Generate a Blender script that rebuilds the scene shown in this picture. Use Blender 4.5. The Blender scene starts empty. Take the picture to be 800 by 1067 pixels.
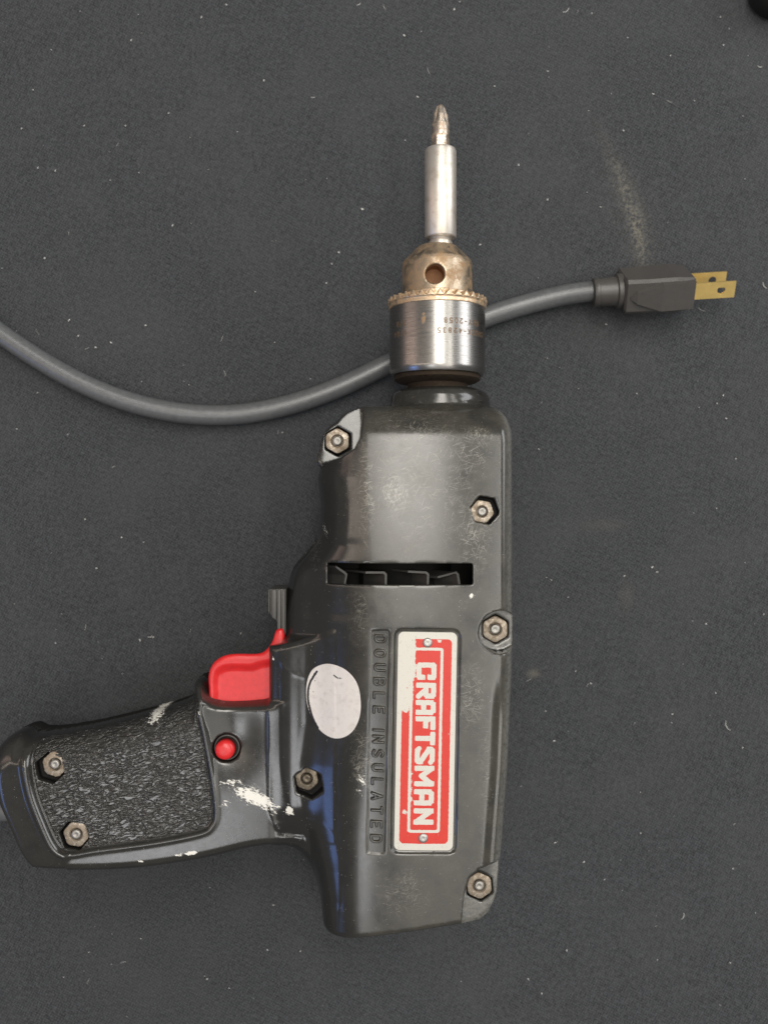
import bpy, bmesh, math, random
import numpy as np
from mathutils import Vector, Matrix

random.seed(4); RNG = np.random.default_rng(11)
MM = 0.001
R = math.radians
scene = bpy.context.scene
col = scene.collection

# ------------------------------------------------------------------ camera
CAM_H, FOC = 400.0, 1000.0          # mm above the cloth; focal length in 800-px-wide photo pixels
cam_d = bpy.data.cameras.new('camera'); cam = bpy.data.objects.new('camera', cam_d); col.objects.link(cam)
cam.location = (0, 0, CAM_H*MM); cam.rotation_euler = (0, 0, 0)
cam_d.sensor_fit = 'VERTICAL'; cam_d.sensor_height = 24.0; cam_d.sensor_width = 18.0
cam_d.lens = 24.0*FOC/1067.0
cam_d.dof.use_dof = True; cam_d.dof.focus_distance = 0.340; cam_d.dof.aperture_fstop = 6.5
cam_d.clip_start = 0.01; cam_d.clip_end = 50
scene.camera = cam

# ------------------------------------------------------------------ world and lamps
w = bpy.data.worlds.new('World'); scene.world = w; w.use_nodes = True
w.node_tree.nodes['Background'].inputs['Color'].default_value = (1.0, 0.985, 0.965, 1)
w.node_tree.nodes['Background'].inputs['Strength'].default_value = 0.19

def lamp(name, loc, target, sx, sy, power, color):
    d = bpy.data.lights.new(name, 'AREA'); d.shape = 'RECTANGLE'; d.size = sx; d.size_y = sy
    d.energy = power; d.color = color
    o = bpy.data.objects.new(name, d); col.objects.link(o); o.location = loc
    o.rotation_euler = (Vector(target)-Vector(loc)).to_track_quat('-Z', 'Y').to_euler()
    return o
lamp('overhead_or_added_lamp', (0.08, 0.75, 1.95), (0.08, 0.75, 0), 0.60, 1.7, 31, (1.0, 0.96, 0.89))
lamp('overhead_or_added_lamp', (1.0, 0.20, 1.95), (1.0, 0.20, 0), 0.25, 2.4, 13, (1.0, 0.97, 0.91))
lamp('overhead_or_added_lamp', (-0.55, -0.72, 1.95), (-0.55, -0.72, 0), 0.50, 0.50, 4.5, (0.97, 0.98, 1.0))  # added to put a highlight on the handle; no known lamp there
lamp('overhead_or_added_lamp', (-1.25, 0.0, 1.5), (-0.4, 0.0, 0), 0.16, 2.0, 4.0, (1.0, 0.84, 0.70))  # added warm strip, gives the highlights along the left edges
lamp('fill_panel', (0.38, -0.62, 2.0), (0.38, -0.62, 0), 0.9, 1.0, 4.5, (1.0, 0.96, 0.89))  # added dim panel, lifts the reflection on the lower body
lamp('side_window', (1.20, 0.50, 0.62), (0, 0, 0.03), 1.1, 0.55, 9.5, (0.97, 0.98, 1.0))
lamp('blue_window', (-1.45, -0.62, 0.78), (0, 0, 0.03), 0.40, 0.40, 1.7, (0.22, 0.40, 1.0))
lamp('pink_reflection_lamp', (-1.5, 0.30, 0.62), (0, 0, 0.03), 0.22, 0.9, 1.0, (1.0, 0.70, 0.58))  # added lamp, stands in for a pinkish object reflected at the left

scene.view_settings.view_transform = 'Standard'; scene.view_settings.look = 'None'
scene.view_settings.exposure = 0.0; scene.view_settings.gamma = 1.0
scene.view_settings.use_curve_mapping = False
scene.cycles.use_denoising = True
scene.cycles.max_bounces = 6

# ------------------------------------------------------------------ measuring helpers
def mmx(px, z): return (px-400.0)*(CAM_H-z)/FOC
def mmy(py, z): return -(py-533.5)*(CAM_H-z)/FOC
def P(px, py, z): return (mmx(px, z), mmy(py, z), z)
def poly(pts, z): return [(mmx(a, z), mmy(b, z)) for a, b in pts]

def poly_sdf(X, Y, pts):
    d = np.full(X.shape, 1e9); s = np.ones(X.shape)
    n = len(pts)
    for i in range(n):
        ax, ay = pts[i]; bx, by = pts[i-1]
        ex, ey = bx-ax, by-ay; wx, wy = X-ax, Y-ay
        t = np.clip((wx*ex+wy*ey)/(ex*ex+ey*ey+1e-12), 0, 1)
        d = np.minimum(d, (wx-ex*t)**2+(wy-ey*t)**2)
        c1 = Y >= ay; c2 = Y < by; c3 = ex*wy > ey*wx
        s = np.where((c1 & c2 & c3) | (~c1 & ~c2 & ~c3), -s, s)
    return s*np.sqrt(d)

def line_dist(X, Y, pts):
    d = np.full(X.shape, 1e9)
    for (ax, ay), (bx, by) in zip(pts[:-1], pts[1:]):
        ex, ey = bx-ax, by-ay; wx, wy = X-ax, Y-ay
        t = np.clip((wx*ex+wy*ey)/(ex*ex+ey*ey+1e-12), 0, 1)
        d = np.minimum(d, (wx-ex*t)**2+(wy-ey*t)**2)
    return np.sqrt(d)

def catmull(pts, n=6, closed=True):
    pts = [np.array(p, float) for p in pts]; m = len(pts); out = []
    rng = range(m) if closed else range(m-1)
    for i in rng:
        g = (lambda k: pts[k % m]) if closed else (lambda k: pts[min(max(k, 0), m-1)])
        p0, p1, p2, p3 = g(i-1), g(i), g(i+1), g(i+2)
        for k in range(n):
            t = k/n
            out.append(tuple(0.5*((2*p1)+(-p0+p2)*t+(2*p0-5*p1+4*p2-p3)*t*t+(-p0+3*p1-3*p2+p3)*t**3)))
    if not closed: out.append(tuple(pts[-1]))
    return out

def rbox_sdf(X, Y, cx, cy, hx, hy, r):
    qx = np.abs(X-cx)-hx+r; qy = np.abs(Y-cy)-hy+r
    return np.hypot(np.maximum(qx, 0), np.maximum(qy, 0))+np.minimum(np.maximum(qx, qy), 0)-r

def hex_sdf(X, Y, cx, cy, r, rot):      # r = apothem
    x, y = X-cx, Y-cy; d = None
    for k in range(6):
        a = rot+k*math.pi/3
        e = x*math.cos(a)+y*math.sin(a)-r
        d = e if d is None else np.maximum(d, e)
    return d

def smin(a, b, k):
    h = np.clip(0.5+0.5*(b-a)/k, 0, 1)
    return b+(a-b)*h-k*h*(1-h)
def smax(a, b, k): return -smin(-a, -b, k)
def SE(t, p): return (1-(1-np.clip(t, 0, 1))**p)**(1.0/p)
def sstep(a, b, x):
    t = np.clip((x-a)/(b-a), 0, 1); return t*t*(3-2*t)

def value_noise(X, Y, scale, seed):
    r = np.random.default_rng(seed); T = r.random((64, 64))
    u, v = X/scale, Y/scale
    iu, iv = np.floor(u).astype(int), np.floor(v).astype(int); fu, fv = u-iu, v-iv
    fu = fu*fu*(3-2*fu); fv = fv*fv*(3-2*fv)
    g = lambda a, b: T[a % 64, b % 64]
    return (g(iu, iv)*(1-fu)+g(iu+1, iv)*fu)*(1-fv)+(g(iu, iv+1)*(1-fu)+g(iu+1, iv+1)*fu)*fv

# ------------------------------------------------------------------ mesh helpers
def add_attr(me, name, vals):
    a = me.attributes.new(name, 'FLOAT', 'POINT'); a.data.foreach_set('value', np.ascontiguousarray(vals, dtype=np.float32).ravel())

def mesh_np(name, V, F, mat, parent=None, smooth=True, attrs=None):
    """V in mm (n,3); F (m,4) quads or list of polygons"""
    me = bpy.data.meshes.new(name)
    V = np.asarray(V, float)*MM
    if isinstance(F, np.ndarray):
        n = len(F); k = F.shape[1]
        me.vertices.add(len(V)); me.vertices.foreach_set('co', V.astype(np.float32).ravel())
        me.loops.add(n*k); me.loops.foreach_set('vertex_index', F.astype(np.int32).ravel())
        me.polygons.add(n); me.polygons.foreach_set('loop_start', np.arange(0, n*k, k, dtype=np.int32))
        me.polygons.foreach_set('loop_total', np.full(n, k, dtype=np.int32))
        me.update(calc_edges=True)
    else:
        me.from_pydata([tuple(v) for v in V], [], [tuple(int(i) for i in f) for f in F]); me.update()
    me.validate()
    if smooth: me.shade_smooth()
    if attrs:
        for k, v in attrs.items(): add_attr(me, k, v)
    if mat: me.materials.append(mat)
    o = bpy.data.objects.new(name, me); col.objects.link(o)
    if parent: o.parent = parent
    return o

def surface_nets(f, origin, h):
    ins = f < 0
    c = np.zeros(tuple(np.array(f.shape)-1), np.uint8)
    offs = [(i, j, k) for i in (0, 1) for j in (0, 1) for k in (0, 1)]
    nx, ny, nz = f.shape
    for i, j, k in offs: c += ins[i:nx-1+i, j:ny-1+j, k:nz-1+k]
    act = (c > 0) & (c < 8)
    idx = np.argwhere(act)
    vid = np.full(act.shape, -1, np.int32); vid[act] = np.arange(len(idx))
    vals = np.stack([f[idx[:, 0]+i, idx[:, 1]+j, idx[:, 2]+k] for i, j, k in offs], 1)
    acc = np.zeros((len(idx), 3)); cnt = np.zeros(len(idx))
    for a in range(8):
        for b in range(a+1, 8):
            oa, ob = np.array(offs[a]), np.array(offs[b])
            if np.abs(oa-ob).sum() != 1: continue
            va, vb = vals[:, a], vals[:, b]
            m = (va < 0) != (vb < 0)
            t = np.where(m, va/np.where(va == vb, 1, va-vb), 0)
            acc[m] += oa+t[m, None]*(ob-oa); cnt[m] += 1
    V = np.array(origin)+h*(idx+acc/cnt[:, None])
    F = []
    for ax in range(3):
        b, d = (ax+1) % 3, (ax+2) % 3
        sl0 = [slice(1, -1)]*3; sl1 = [slice(1, -1)]*3
        sl0[ax] = slice(0, -1); sl1[ax] = slice(1, None)
        i0, i1 = ins[tuple(sl0)], ins[tuple(sl1)]
        for up in (True, False):
            e = np.argwhere((i0 & ~i1) if up else (~i0 & i1))
            if not len(e): continue
            e[:, b] += 1; e[:, d] += 1
            def at(db, dd):
                q = e.copy(); q[:, b] += db; q[:, d] += dd
                return vid[q[:, 0], q[:, 1], q[:, 2]]
            q = np.stack([at(-1, -1), at(0, -1), at(0, 0), at(-1, 0)], 1)
            F.append(q if up else q[:, ::-1])
    return V, np.concatenate(F)

def relax(V, F, it=2, lam=0.5):
    a = F.ravel(); b = np.roll(F, -1, axis=1).ravel()
    n = len(V); cnt = np.bincount(a, minlength=n)+np.bincount(b, minlength=n)
    for _ in range(it):
        acc = np.stack([np.bincount(a, V[b, k], n)+np.bincount(b, V[a, k], n) for k in range(3)], 1)
        V = V+lam*(acc/np.maximum(cnt, 1)[:, None]-V)
    return V

def grid(x0, x1, y0, y1, z0, z1, h):
    xs = np.arange(x0, x1+h, h); ys = np.arange(y0, y1+h, h); zs = np.arange(z0, z1+h, h)
    return xs.astype(np.float32), ys.astype(np.float32), zs.astype(np.float32)

def loft(name, rings, mat, parent=None, cap=(True, True), smooth=True, attrs=None):
    n = len(rings[0]); V = [v for r in rings for v in r]; F = []
    for i in range(len(rings)-1):
        for k in range(n):
            k2 = (k+1) % n
            F.append((i*n+k, i*n+k2, (i+1)*n+k2, (i+1)*n+k))
    if cap[0]: F.append(tuple(range(n))[::-1])
    if cap[1]: F.append(tuple((len(rings)-1)*n+k for k in range(n)))
    return mesh_np(name, V, F, mat, parent, smooth, attrs)

def lathe_y(name, prof, xc, zc, mat, parent=None, n=96, cap=(True, True), sharp=40):
    """prof: list of (r, y); axis along +y"""
    rings = []
    for r, y in prof:
        rings.append([(xc+r*math.sin(2*math.pi*k/n), y, zc+r*math.cos(2*math.pi*k/n)) for k in range(n)])
    if prof[-1][1] < prof[0][1]: rings = rings[::-1]
    o = loft(name, rings, mat, parent, cap)
    if sharp: mark_sharp(o, sharp)
    return o

def mark_sharp(o, deg):
    bm = bmesh.new(); bm.from_mesh(o.data)
    bmesh.ops.recalc_face_normals(bm, faces=bm.faces)
    for e in bm.edges:
        if len(e.link_faces) == 2 and e.calc_face_angle(0) > R(deg): e.smooth = False
    bm.to_mesh(o.data); bm.free()

def bevelled(name, pts, z0, z1, bev, mat, parent=None, seg=2):
    """plan polygon (mm) extruded and bevelled"""
    bm = bmesh.new()
    vs = [bm.verts.new((x*MM, y*MM, z0*MM)) for x, y in pts]
    f = bm.faces.new(vs)
    r = bmesh.ops.extrude_face_region(bm, geom=[f])
    for v in r['geom']:
        if isinstance(v, bmesh.types.BMVert): v.co.z = z1*MM
    bmesh.ops.recalc_face_normals(bm, faces=bm.faces)
    if bev: bmesh.ops.bevel(bm, geom=list(bm.edges), offset=bev*MM, segments=seg, affect='EDGES', profile=0.6)
    me = bpy.data.meshes.new(name); bm.to_mesh(me); bm.free()
    me.shade_smooth(); me.materials.append(mat)
    o = bpy.data.objects.new(name, me); col.objects.link(o)
    if parent: o.parent = parent
    mark_sharp(o, 35)
    return o

def thing(name, label, cat, loc=(0, 0, 0), group=None):
    o = bpy.data.objects.new(name, None); col.objects.link(o); o.location = loc
    o.empty_display_size = 0.02
    tag(o, label, cat, group); return o
def tag(o, label, cat, group=None):
    o['label'] = label; o['category'] = cat
    if group: o['group'] = group

# ------------------------------------------------------------------ materials
class NT:
    def __init__(s, name):
        s.m = bpy.data.materials.new(name); s.m.use_nodes = True
        s.t = s.m.node_tree; s.b = s.t.nodes['Principled BSDF']
        tc = s.t.nodes.new('ShaderNodeTexCoord')
        mp = s.t.nodes.new('ShaderNodeMapping'); mp.inputs['Scale'].default_value = (1000, 1000, 1000)
        s.t.links.new(tc.outputs['Object'], mp.inputs['Vector']); s.co = mp.outputs['Vector']   # millimetres
    def lk(s, a, b): s.t.links.new(a, b)
    def put(s, sock, v):
        if hasattr(v, 'is_linked') or isinstance(v, bpy.types.NodeSocket): s.lk(v, sock)
        else: sock.default_value = v
    def mapv(s, scale=(1, 1, 1), rot=(0, 0, 0), loc=(0, 0, 0)):
        r = s.t.nodes.new('ShaderNodeMapping'); s.lk(s.co, r.inputs['Vector'])
        r.inputs['Rotation'].default_value = rot; r.inputs['Location'].default_value = loc
        q = s.t.nodes.new('ShaderNodeMapping'); s.lk(r.outputs['Vector'], q.inputs['Vector'])
        q.inputs['Scale'].default_value = scale
        return q.outputs['Vector']
    def noise(s, scale, detail=3, rough=0.55, vec=None, dist=0):
        n = s.t.nodes.new('ShaderNodeTexNoise'); s.lk(vec or s.co, n.inputs['Vector'])
        n.inputs['Scale'].default_value = scale; n.inputs['Detail'].default_value = detail
        n.inputs['Roughness'].default_value = rough; n.inputs['Distortion'].default_value = dist
        return n.outputs['Fac']
    def voro(s, scale, vec=None, feature='F1'):
        n = s.t.nodes.new('ShaderNodeTexVoronoi'); n.feature = feature; s.lk(vec or s.co, n.inputs['Vector'])
        n.inputs['Scale'].default_value = scale; return n.outputs['Distance']
    def ramp(s, fac, a, b, lo=0.0, hi=1.0):
        n = s.t.nodes.new('ShaderNodeMapRange'); n.interpolation_type = 'SMOOTHSTEP'
        s.put(n.inputs['Value'], fac)
        n.inputs['From Min'].default_value = a; n.inputs['From Max'].default_value = b
        n.inputs['To Min'].default_value = lo; n.inputs['To Max'].default_value = hi
        return n.outputs['Result']
    def math(s, op, a, b=0.0, clamp=False):
        n = s.t.nodes.new('ShaderNodeMath'); n.operation = op; n.use_clamp = clamp
        s.put(n.inputs[0], a); s.put(n.inputs[1], b); return n.outputs[0]
    def mix(s, fac, a, b):
        n = s.t.nodes.new('ShaderNodeMix'); n.data_type = 'RGBA'
        s.put(n.inputs['Factor'], fac)
        for k, v in ((6, a), (7, b)):
            if isinstance(v, bpy.types.NodeSocket): s.lk(v, n.inputs[k])
            else: n.inputs[k].default_value = (*v, 1)
        return n.outputs[2]
    def attr(s, name):
        n = s.t.nodes.new('ShaderNodeAttribute'); n.attribute_name = name; return n.outputs['Fac']
    def bump(s, h, dist, strength=1.0, prev=None):
        n = s.t.nodes.new('ShaderNodeBump'); s.lk(h, n.inputs['Height'])
        n.inputs['Distance'].default_value = dist*MM; n.inputs['Strength'].default_value = strength
        if prev: s.lk(prev, n.inputs['Normal'])
        return n.outputs['Normal']
    def xyz(s):
        n = s.t.nodes.new('ShaderNodeSeparateXYZ'); s.lk(s.co, n.inputs[0]); return n.outputs
    def set(s, color=None, rough=None, metal=None, normal=None, spec=None, **kw):
        B = s.b.inputs
        if color is not None:
            if isinstance(color, bpy.types.NodeSocket): s.lk(color, B['Base Color'])
            else: B['Base Color'].default_value = (*color, 1)
        if rough is not None: s.put(B['Roughness'], rough)
        if metal is not None: s.put(B['Metallic'], metal)
        if spec is not None: s.put(B['Specular IOR Level'], spec)
        if normal is not None: s.lk(normal, B['Normal'])
        for k, v in kw.items(): s.put(B[k], v)
        return s.m

def scratches(n, angs, lo, hi, sc=1.0):
    out = None
    for i, a in enumerate(angs):
        v = n.mapv(scale=(3.6*sc, 0.20*sc, 0.6*sc), rot=(0, 0, R(a)), loc=(i*37.0, i*19.0, 0))
        r = n.ramp(n.noise(1.0, 2, 0.5, vec=v, dist=0.12), lo, hi)
        out = r if out is None else n.math('MAXIMUM', out, r)
    return out

def mat_housing(name, grip=False):
    n = NT(name)
    blotch = n.noise(0.11, 4, 0.6); fine = n.noise(2.2, 3, 0.6); mid = n.noise(0.5, 4, 0.65)
    dust = n.math('MULTIPLY', n.attr('dust'), n.ramp(n.math('ADD', blotch, n.math('MULTIPLY', fine, 0.45)), 0.20, 1.10), clamp=True)
    c = n.mix(n.math('MULTIPLY', dust, 0.85), (0.013, 0.0128, 0.0122), (0.090, 0.083, 0.066))
    scr = scratches(n, (20, 62, -35, 105, 80), 0.635, 0.68)
    scr = n.math('MULTIPLY', scr, n.ramp(n.math('ADD', n.attr('scuff'), n.math('MULTIPLY', mid, 0.55)), 0.42, 1.05))
    c = n.mix(n.math('MULTIPLY', scr, 0.75), c, (0.40, 0.38, 0.33))
    speck = n.math('MULTIPLY', n.ramp(n.voro(0.75), 0.13, 0.07), n.ramp(n.noise(0.25, 3), 0.45, 0.65))
    c = n.mix(n.math('MULTIPLY', speck, 0.5), c, (0.40, 0.39, 0.36))
    flake = n.math('MULTIPLY', n.ramp(n.noise(1.3, 5, 0.8, vec=n.mapv(scale=(1.25, 0.6, 1), rot=(0, 0, R(35))), dist=0.15), 0.50, 0.62), n.ramp(n.attr('flake'), 0.25, 0.9))
    c = n.mix(n.math('MULTIPLY', flake, 0.75), c, (0.50, 0.48, 0.41))
    pnt = n.ramp(n.math('ADD', n.attr('paint'), n.math('MULTIPLY', n.math('SUBTRACT', n.noise(1.0, 4, 0.72, vec=n.mapv(scale=(0.55, 1.3, 0.9), rot=(0, 0, R(25))), dist=0.7), 0.5), 2.1)), 0.5, 0.62)
    c = n.mix(pnt, c, (0.70, 0.68, 0.62))
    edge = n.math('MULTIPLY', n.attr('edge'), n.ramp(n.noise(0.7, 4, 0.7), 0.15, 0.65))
    c = n.mix(n.math('MULTIPLY', edge, 0.60), c, (0.24, 0.235, 0.215))  # rubbed grey plus reflected light painted into the colour
    rough = n.math('ADD', 0.11, n.math('ADD', n.math('MULTIPLY', mid, 0.12), n.math('ADD', n.math('MULTIPLY', dust, 0.16), n.math('MULTIPLY', pnt, 0.35))), clamp=True)
    bh = n.math('ADD', n.math('MULTIPLY', fine, 0.35), n.math('ADD', n.math('MULTIPLY', scr, -0.6), n.math('MULTIPLY', pnt, 1.2)))
    rough = n.math('ADD', rough, n.math('MULTIPLY', n.attr('inside'), 0.5), clamp=True)
    nb = n.bump(bh, 0.03, 0.55)
    if grip:
        v = n.mapv(scale=(0.38, 0.98, 0.6), rot=(0, 0, R(-12)))
        g = n.noise(1.0, 2.5, 0.5, vec=v, dist=0.9)
        g2 = n.ramp(g, 0.36, 0.64)
        nb = n.bump(g2, 0.48, 0.85, prev=nb)
        c = n.mix(n.ramp(g, 0.48, 0.70, 0, 0.24), c, (0.10, 0.098, 0.09))  # sheen on the raised grain, painted into the colour
    return n.set(c, rough, 0, nb, spec=n.math('SUBTRACT', 0.72, n.math('MULTIPLY', n.attr('inside'), 0.6)))

def mat_plain(name, color, rough, metal=0.0, var=0.25, scale=0.6, bump=0.03, spec=0.5):
    n = NT(name); f = n.noise(scale, 4, 0.6)
    dark = tuple(x*(1-var) for x in color); light = tuple(min(1, x*(1+var)) for x in color)
    return n.set(n.mix(f, dark, light), n.math('ADD', rough-0.06, n.math('MULTIPLY', f, 0.12)), metal, n.bump(n.noise(scale*4, 3), bump, 0.6), spec=spec)

def mat_rusty(name, metalc, rustc, lo, hi, rough=0.42, scale=0.35):
    n = NT(name); f = n.noise(scale, 5, 0.68, dist=0.4); g = n.noise(2.5, 3, 0.6)
    m = n.ramp(n.math('ADD', f, n.math('MULTIPLY', n.math('SUBTRACT', g, 0.5), 0.4)), lo, hi)
    c = n.mix(m, metalc, rustc)
    c = n.mix(n.ramp(g, 0.55, 0.8, 0, 0.35), c, tuple(x*0.45 for x in rustc))
    hole = n.attr('hole'); c = n.mix(hole, c, n.mix(g, (0.10, 0.04, 0.015), (0.34, 0.15, 0.05)))
    return n.set(c, n.math('ADD', rough, n.math('MULTIPLY', n.math('MAXIMUM', m, hole), 0.3)), n.math('MULTIPLY', n.math('SUBTRACT', 1.0, hole), n.math('SUBTRACT', 1.0, n.math('MULTIPLY', m, 0.65))), n.bump(n.math('ADD', f, g), 0.08, 0.7))

M_house = mat_housing('worn black moulded plastic')
M_grip = mat_housing('leather grained black plastic', grip=True)
M_inner = mat_plain('dark inner plastic', (0.009, 0.009, 0.009), 0.75, spec=0.25)
M_fan = mat_plain('dull dark fan metal', (0.085, 0.082, 0.078), 0.5, 0.2)
M_lever = mat_plain('dusty dark lever plastic', (0.055, 0.052, 0.047), 0.45)
M_red = mat_plain('glossy red trigger plastic', (0.58, 0.018, 0.020), 0.32, 0, 0.22)
M_nut = mat_rusty('rusty steel nut', (0.37, 0.325, 0.27), (0.22, 0.165, 0.11), 0.32, 0.70)
M_nutd = mat_rusty('grimy oiled nut', (0.20, 0.17, 0.13), (0.06, 0.045, 0.03), 0.35, 0.75)
M_bolt = mat_plain('bright bolt end steel', (0.34, 0.325, 0.30), 0.5, 0.9, 0.2, 1.5, 0.08)
M_rivet = mat_plain('aluminium rivet', (0.40, 0.39, 0.37), 0.45, 0.9, 0.2, 1.5, 0.08)
M_nose = mat_rusty('tan rust stained chuck steel', (0.42, 0.345, 0.255), (0.32, 0.20, 0.105), 0.38, 0.72, 0.36, 0.22)
M_ring = mat_rusty('rust stained toothed ring steel', (0.66, 0.52, 0.37), (0.48, 0.29, 0.14), 0.40, 0.75, 0.40, 0.5)
M_spin = mat_rusty('brown rusted spindle steel', (0.045, 0.034, 0.024), (0.032, 0.020, 0.011), 0.3, 0.6, 0.6, 0.8)
M_cord = mat_plain('grey vinyl cord', (0.10, 0.103, 0.106), 0.32, 0, 0.35, 0.5, 0.09, 0.65)
M_plug = mat_plain('dark grey vinyl plug', (0.062, 0.058, 0.054), 0.36, 0, 0.15, 0.4, 0.05)
M_brass = mat_plain('brass prong', (0.86, 0.62, 0.22), 0.36, 0.75, 0.12, 0.4, 0.03)
M_corner = mat_plain('dull black corner form', (0.008, 0.008, 0.006), 0.7)

def mat_bright_steel(name):
    n = NT(name); v = n.mapv(scale=(0.25, 3.0, 0.25)); f = n.noise(1.0, 4, 0.6, vec=v); g = n.noise(0.25, 4, 0.6)
    c = n.mix(n.ramp(g, 0.45, 0.75), (0.70, 0.65, 0.58), (0.55, 0.48, 0.40))
    return n.set(c, n.math('ADD', 0.34, n.math('MULTIPLY', f, 0.2)), 0.85, n.bump(f, 0.02, 0.5))
M_holder = mat_bright_steel('satin steel')
def mat_sleeve():
    n = NT('polished steel with stamped lettering'); v = n.mapv(scale=(0.15, 2.6, 0.15)); f = n.noise(1.0, 5, 0.65, vec=v); g = n.noise(0.2, 4, 0.6)
    c = n.mix(n.ramp(f, 0.5, 0.8), (0.30, 0.29, 0.275), (0.19, 0.17, 0.155))
    pr = n.ramp(n.attr('print'), 0.02, -0.06)
    c = n.mix(n.math('MULTIPLY', pr, n.ramp(n.noise(0.6, 3), 0.25, 0.5, 0.7, 1.0)), c, (0.13, 0.075, 0.035))
    ru = n.ramp(n.math('ADD', n.attr('rust'), n.math('MULTIPLY', n.math('SUBTRACT', n.noise(1.1, 4, 0.7), 0.5), 1.2)), 0.45, 0.75)
    c = n.mix(n.math('MULTIPLY', ru, 0.75), c, (0.40, 0.24, 0.11))
    return n.set(c, n.math('ADD', 0.16, n.math('ADD', n.math('MULTIPLY', f, 0.26), n.math('MULTIPLY', ru, 0.3))), n.math('SUBTRACT', 1.0, n.math('MULTIPLY', pr, 0.9)), n.bump(n.math('SUBTRACT', f, pr), 0.03, 0.5))
M_sleeve = mat_sleeve()
def mat_plate():
    n = NT('chipped red enamel on pale plate')
    wob = n.math('MULTIPLY', n.math('SUBTRACT', n.noise(1.3, 3, 0.6), 0.5), 0.5)
    red = n.ramp(n.math('ADD', n.attr('red'), wob), 0.02, -0.05)
    wear = n.ramp(n.math('ADD', n.attr('wear'), n.math('MULTIPLY', n.math('SUBTRACT', n.noise(0.55, 5, 0.72), 0.5), 2.6)), 0.5, 0.54)
    chip = n.ramp(n.noise(1.1, 3, 0.6), 0.735, 0.75)
    red = n.math('MULTIPLY', red, n.math('SUBTRACT', 1.0, n.math('MAXIMUM', wear, chip)))
    pale = n.mix(n.ramp(n.noise(1.3, 5, 0.75), 0.56, 0.68, 0, 0.6), (0.57, 0.545, 0.485), (0.33, 0.295, 0.235))
    c = n.mix(red, pale, n.mix(n.noise(0.6, 3), (0.50, 0.018, 0.010), (0.60, 0.032, 0.015)))
    return n.set(c, n.math('ADD', 0.38, n.math('MULTIPLY', n.noise(0.9, 3), 0.15)), 0.0, n.bump(red, 0.05, 0.5))
M_plate = mat_plate()
def mat_sticker():
    n = NT('pale paper sticker')
    c = n.mix(n.ramp(n.noise(0.35, 5, 0.7), 0.45, 0.75), (0.64, 0.60, 0.57), (0.52, 0.475, 0.445))
    c = n.mix(n.ramp(n.math('ADD', n.attr('mark'), n.math('MULTIPLY', n.math('SUBTRACT', n.noise(1.6, 3), 0.5), 0.5)), 0.02, -0.05), c, (0.02, 0.018, 0.018))
    spk = n.math('MULTIPLY', n.ramp(n.noise(1.8, 4, 0.75), 0.60, 0.66), n.attr('smut'))
    c = n.mix(n.math('MULTIPLY', spk, 0.7), c, (0.14, 0.12, 0.11))
    return n.set(c, 0.36, 0, n.bump(n.noise(0.4, 3), 0.08, 0.5))
M_sticker = mat_sticker()
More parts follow.
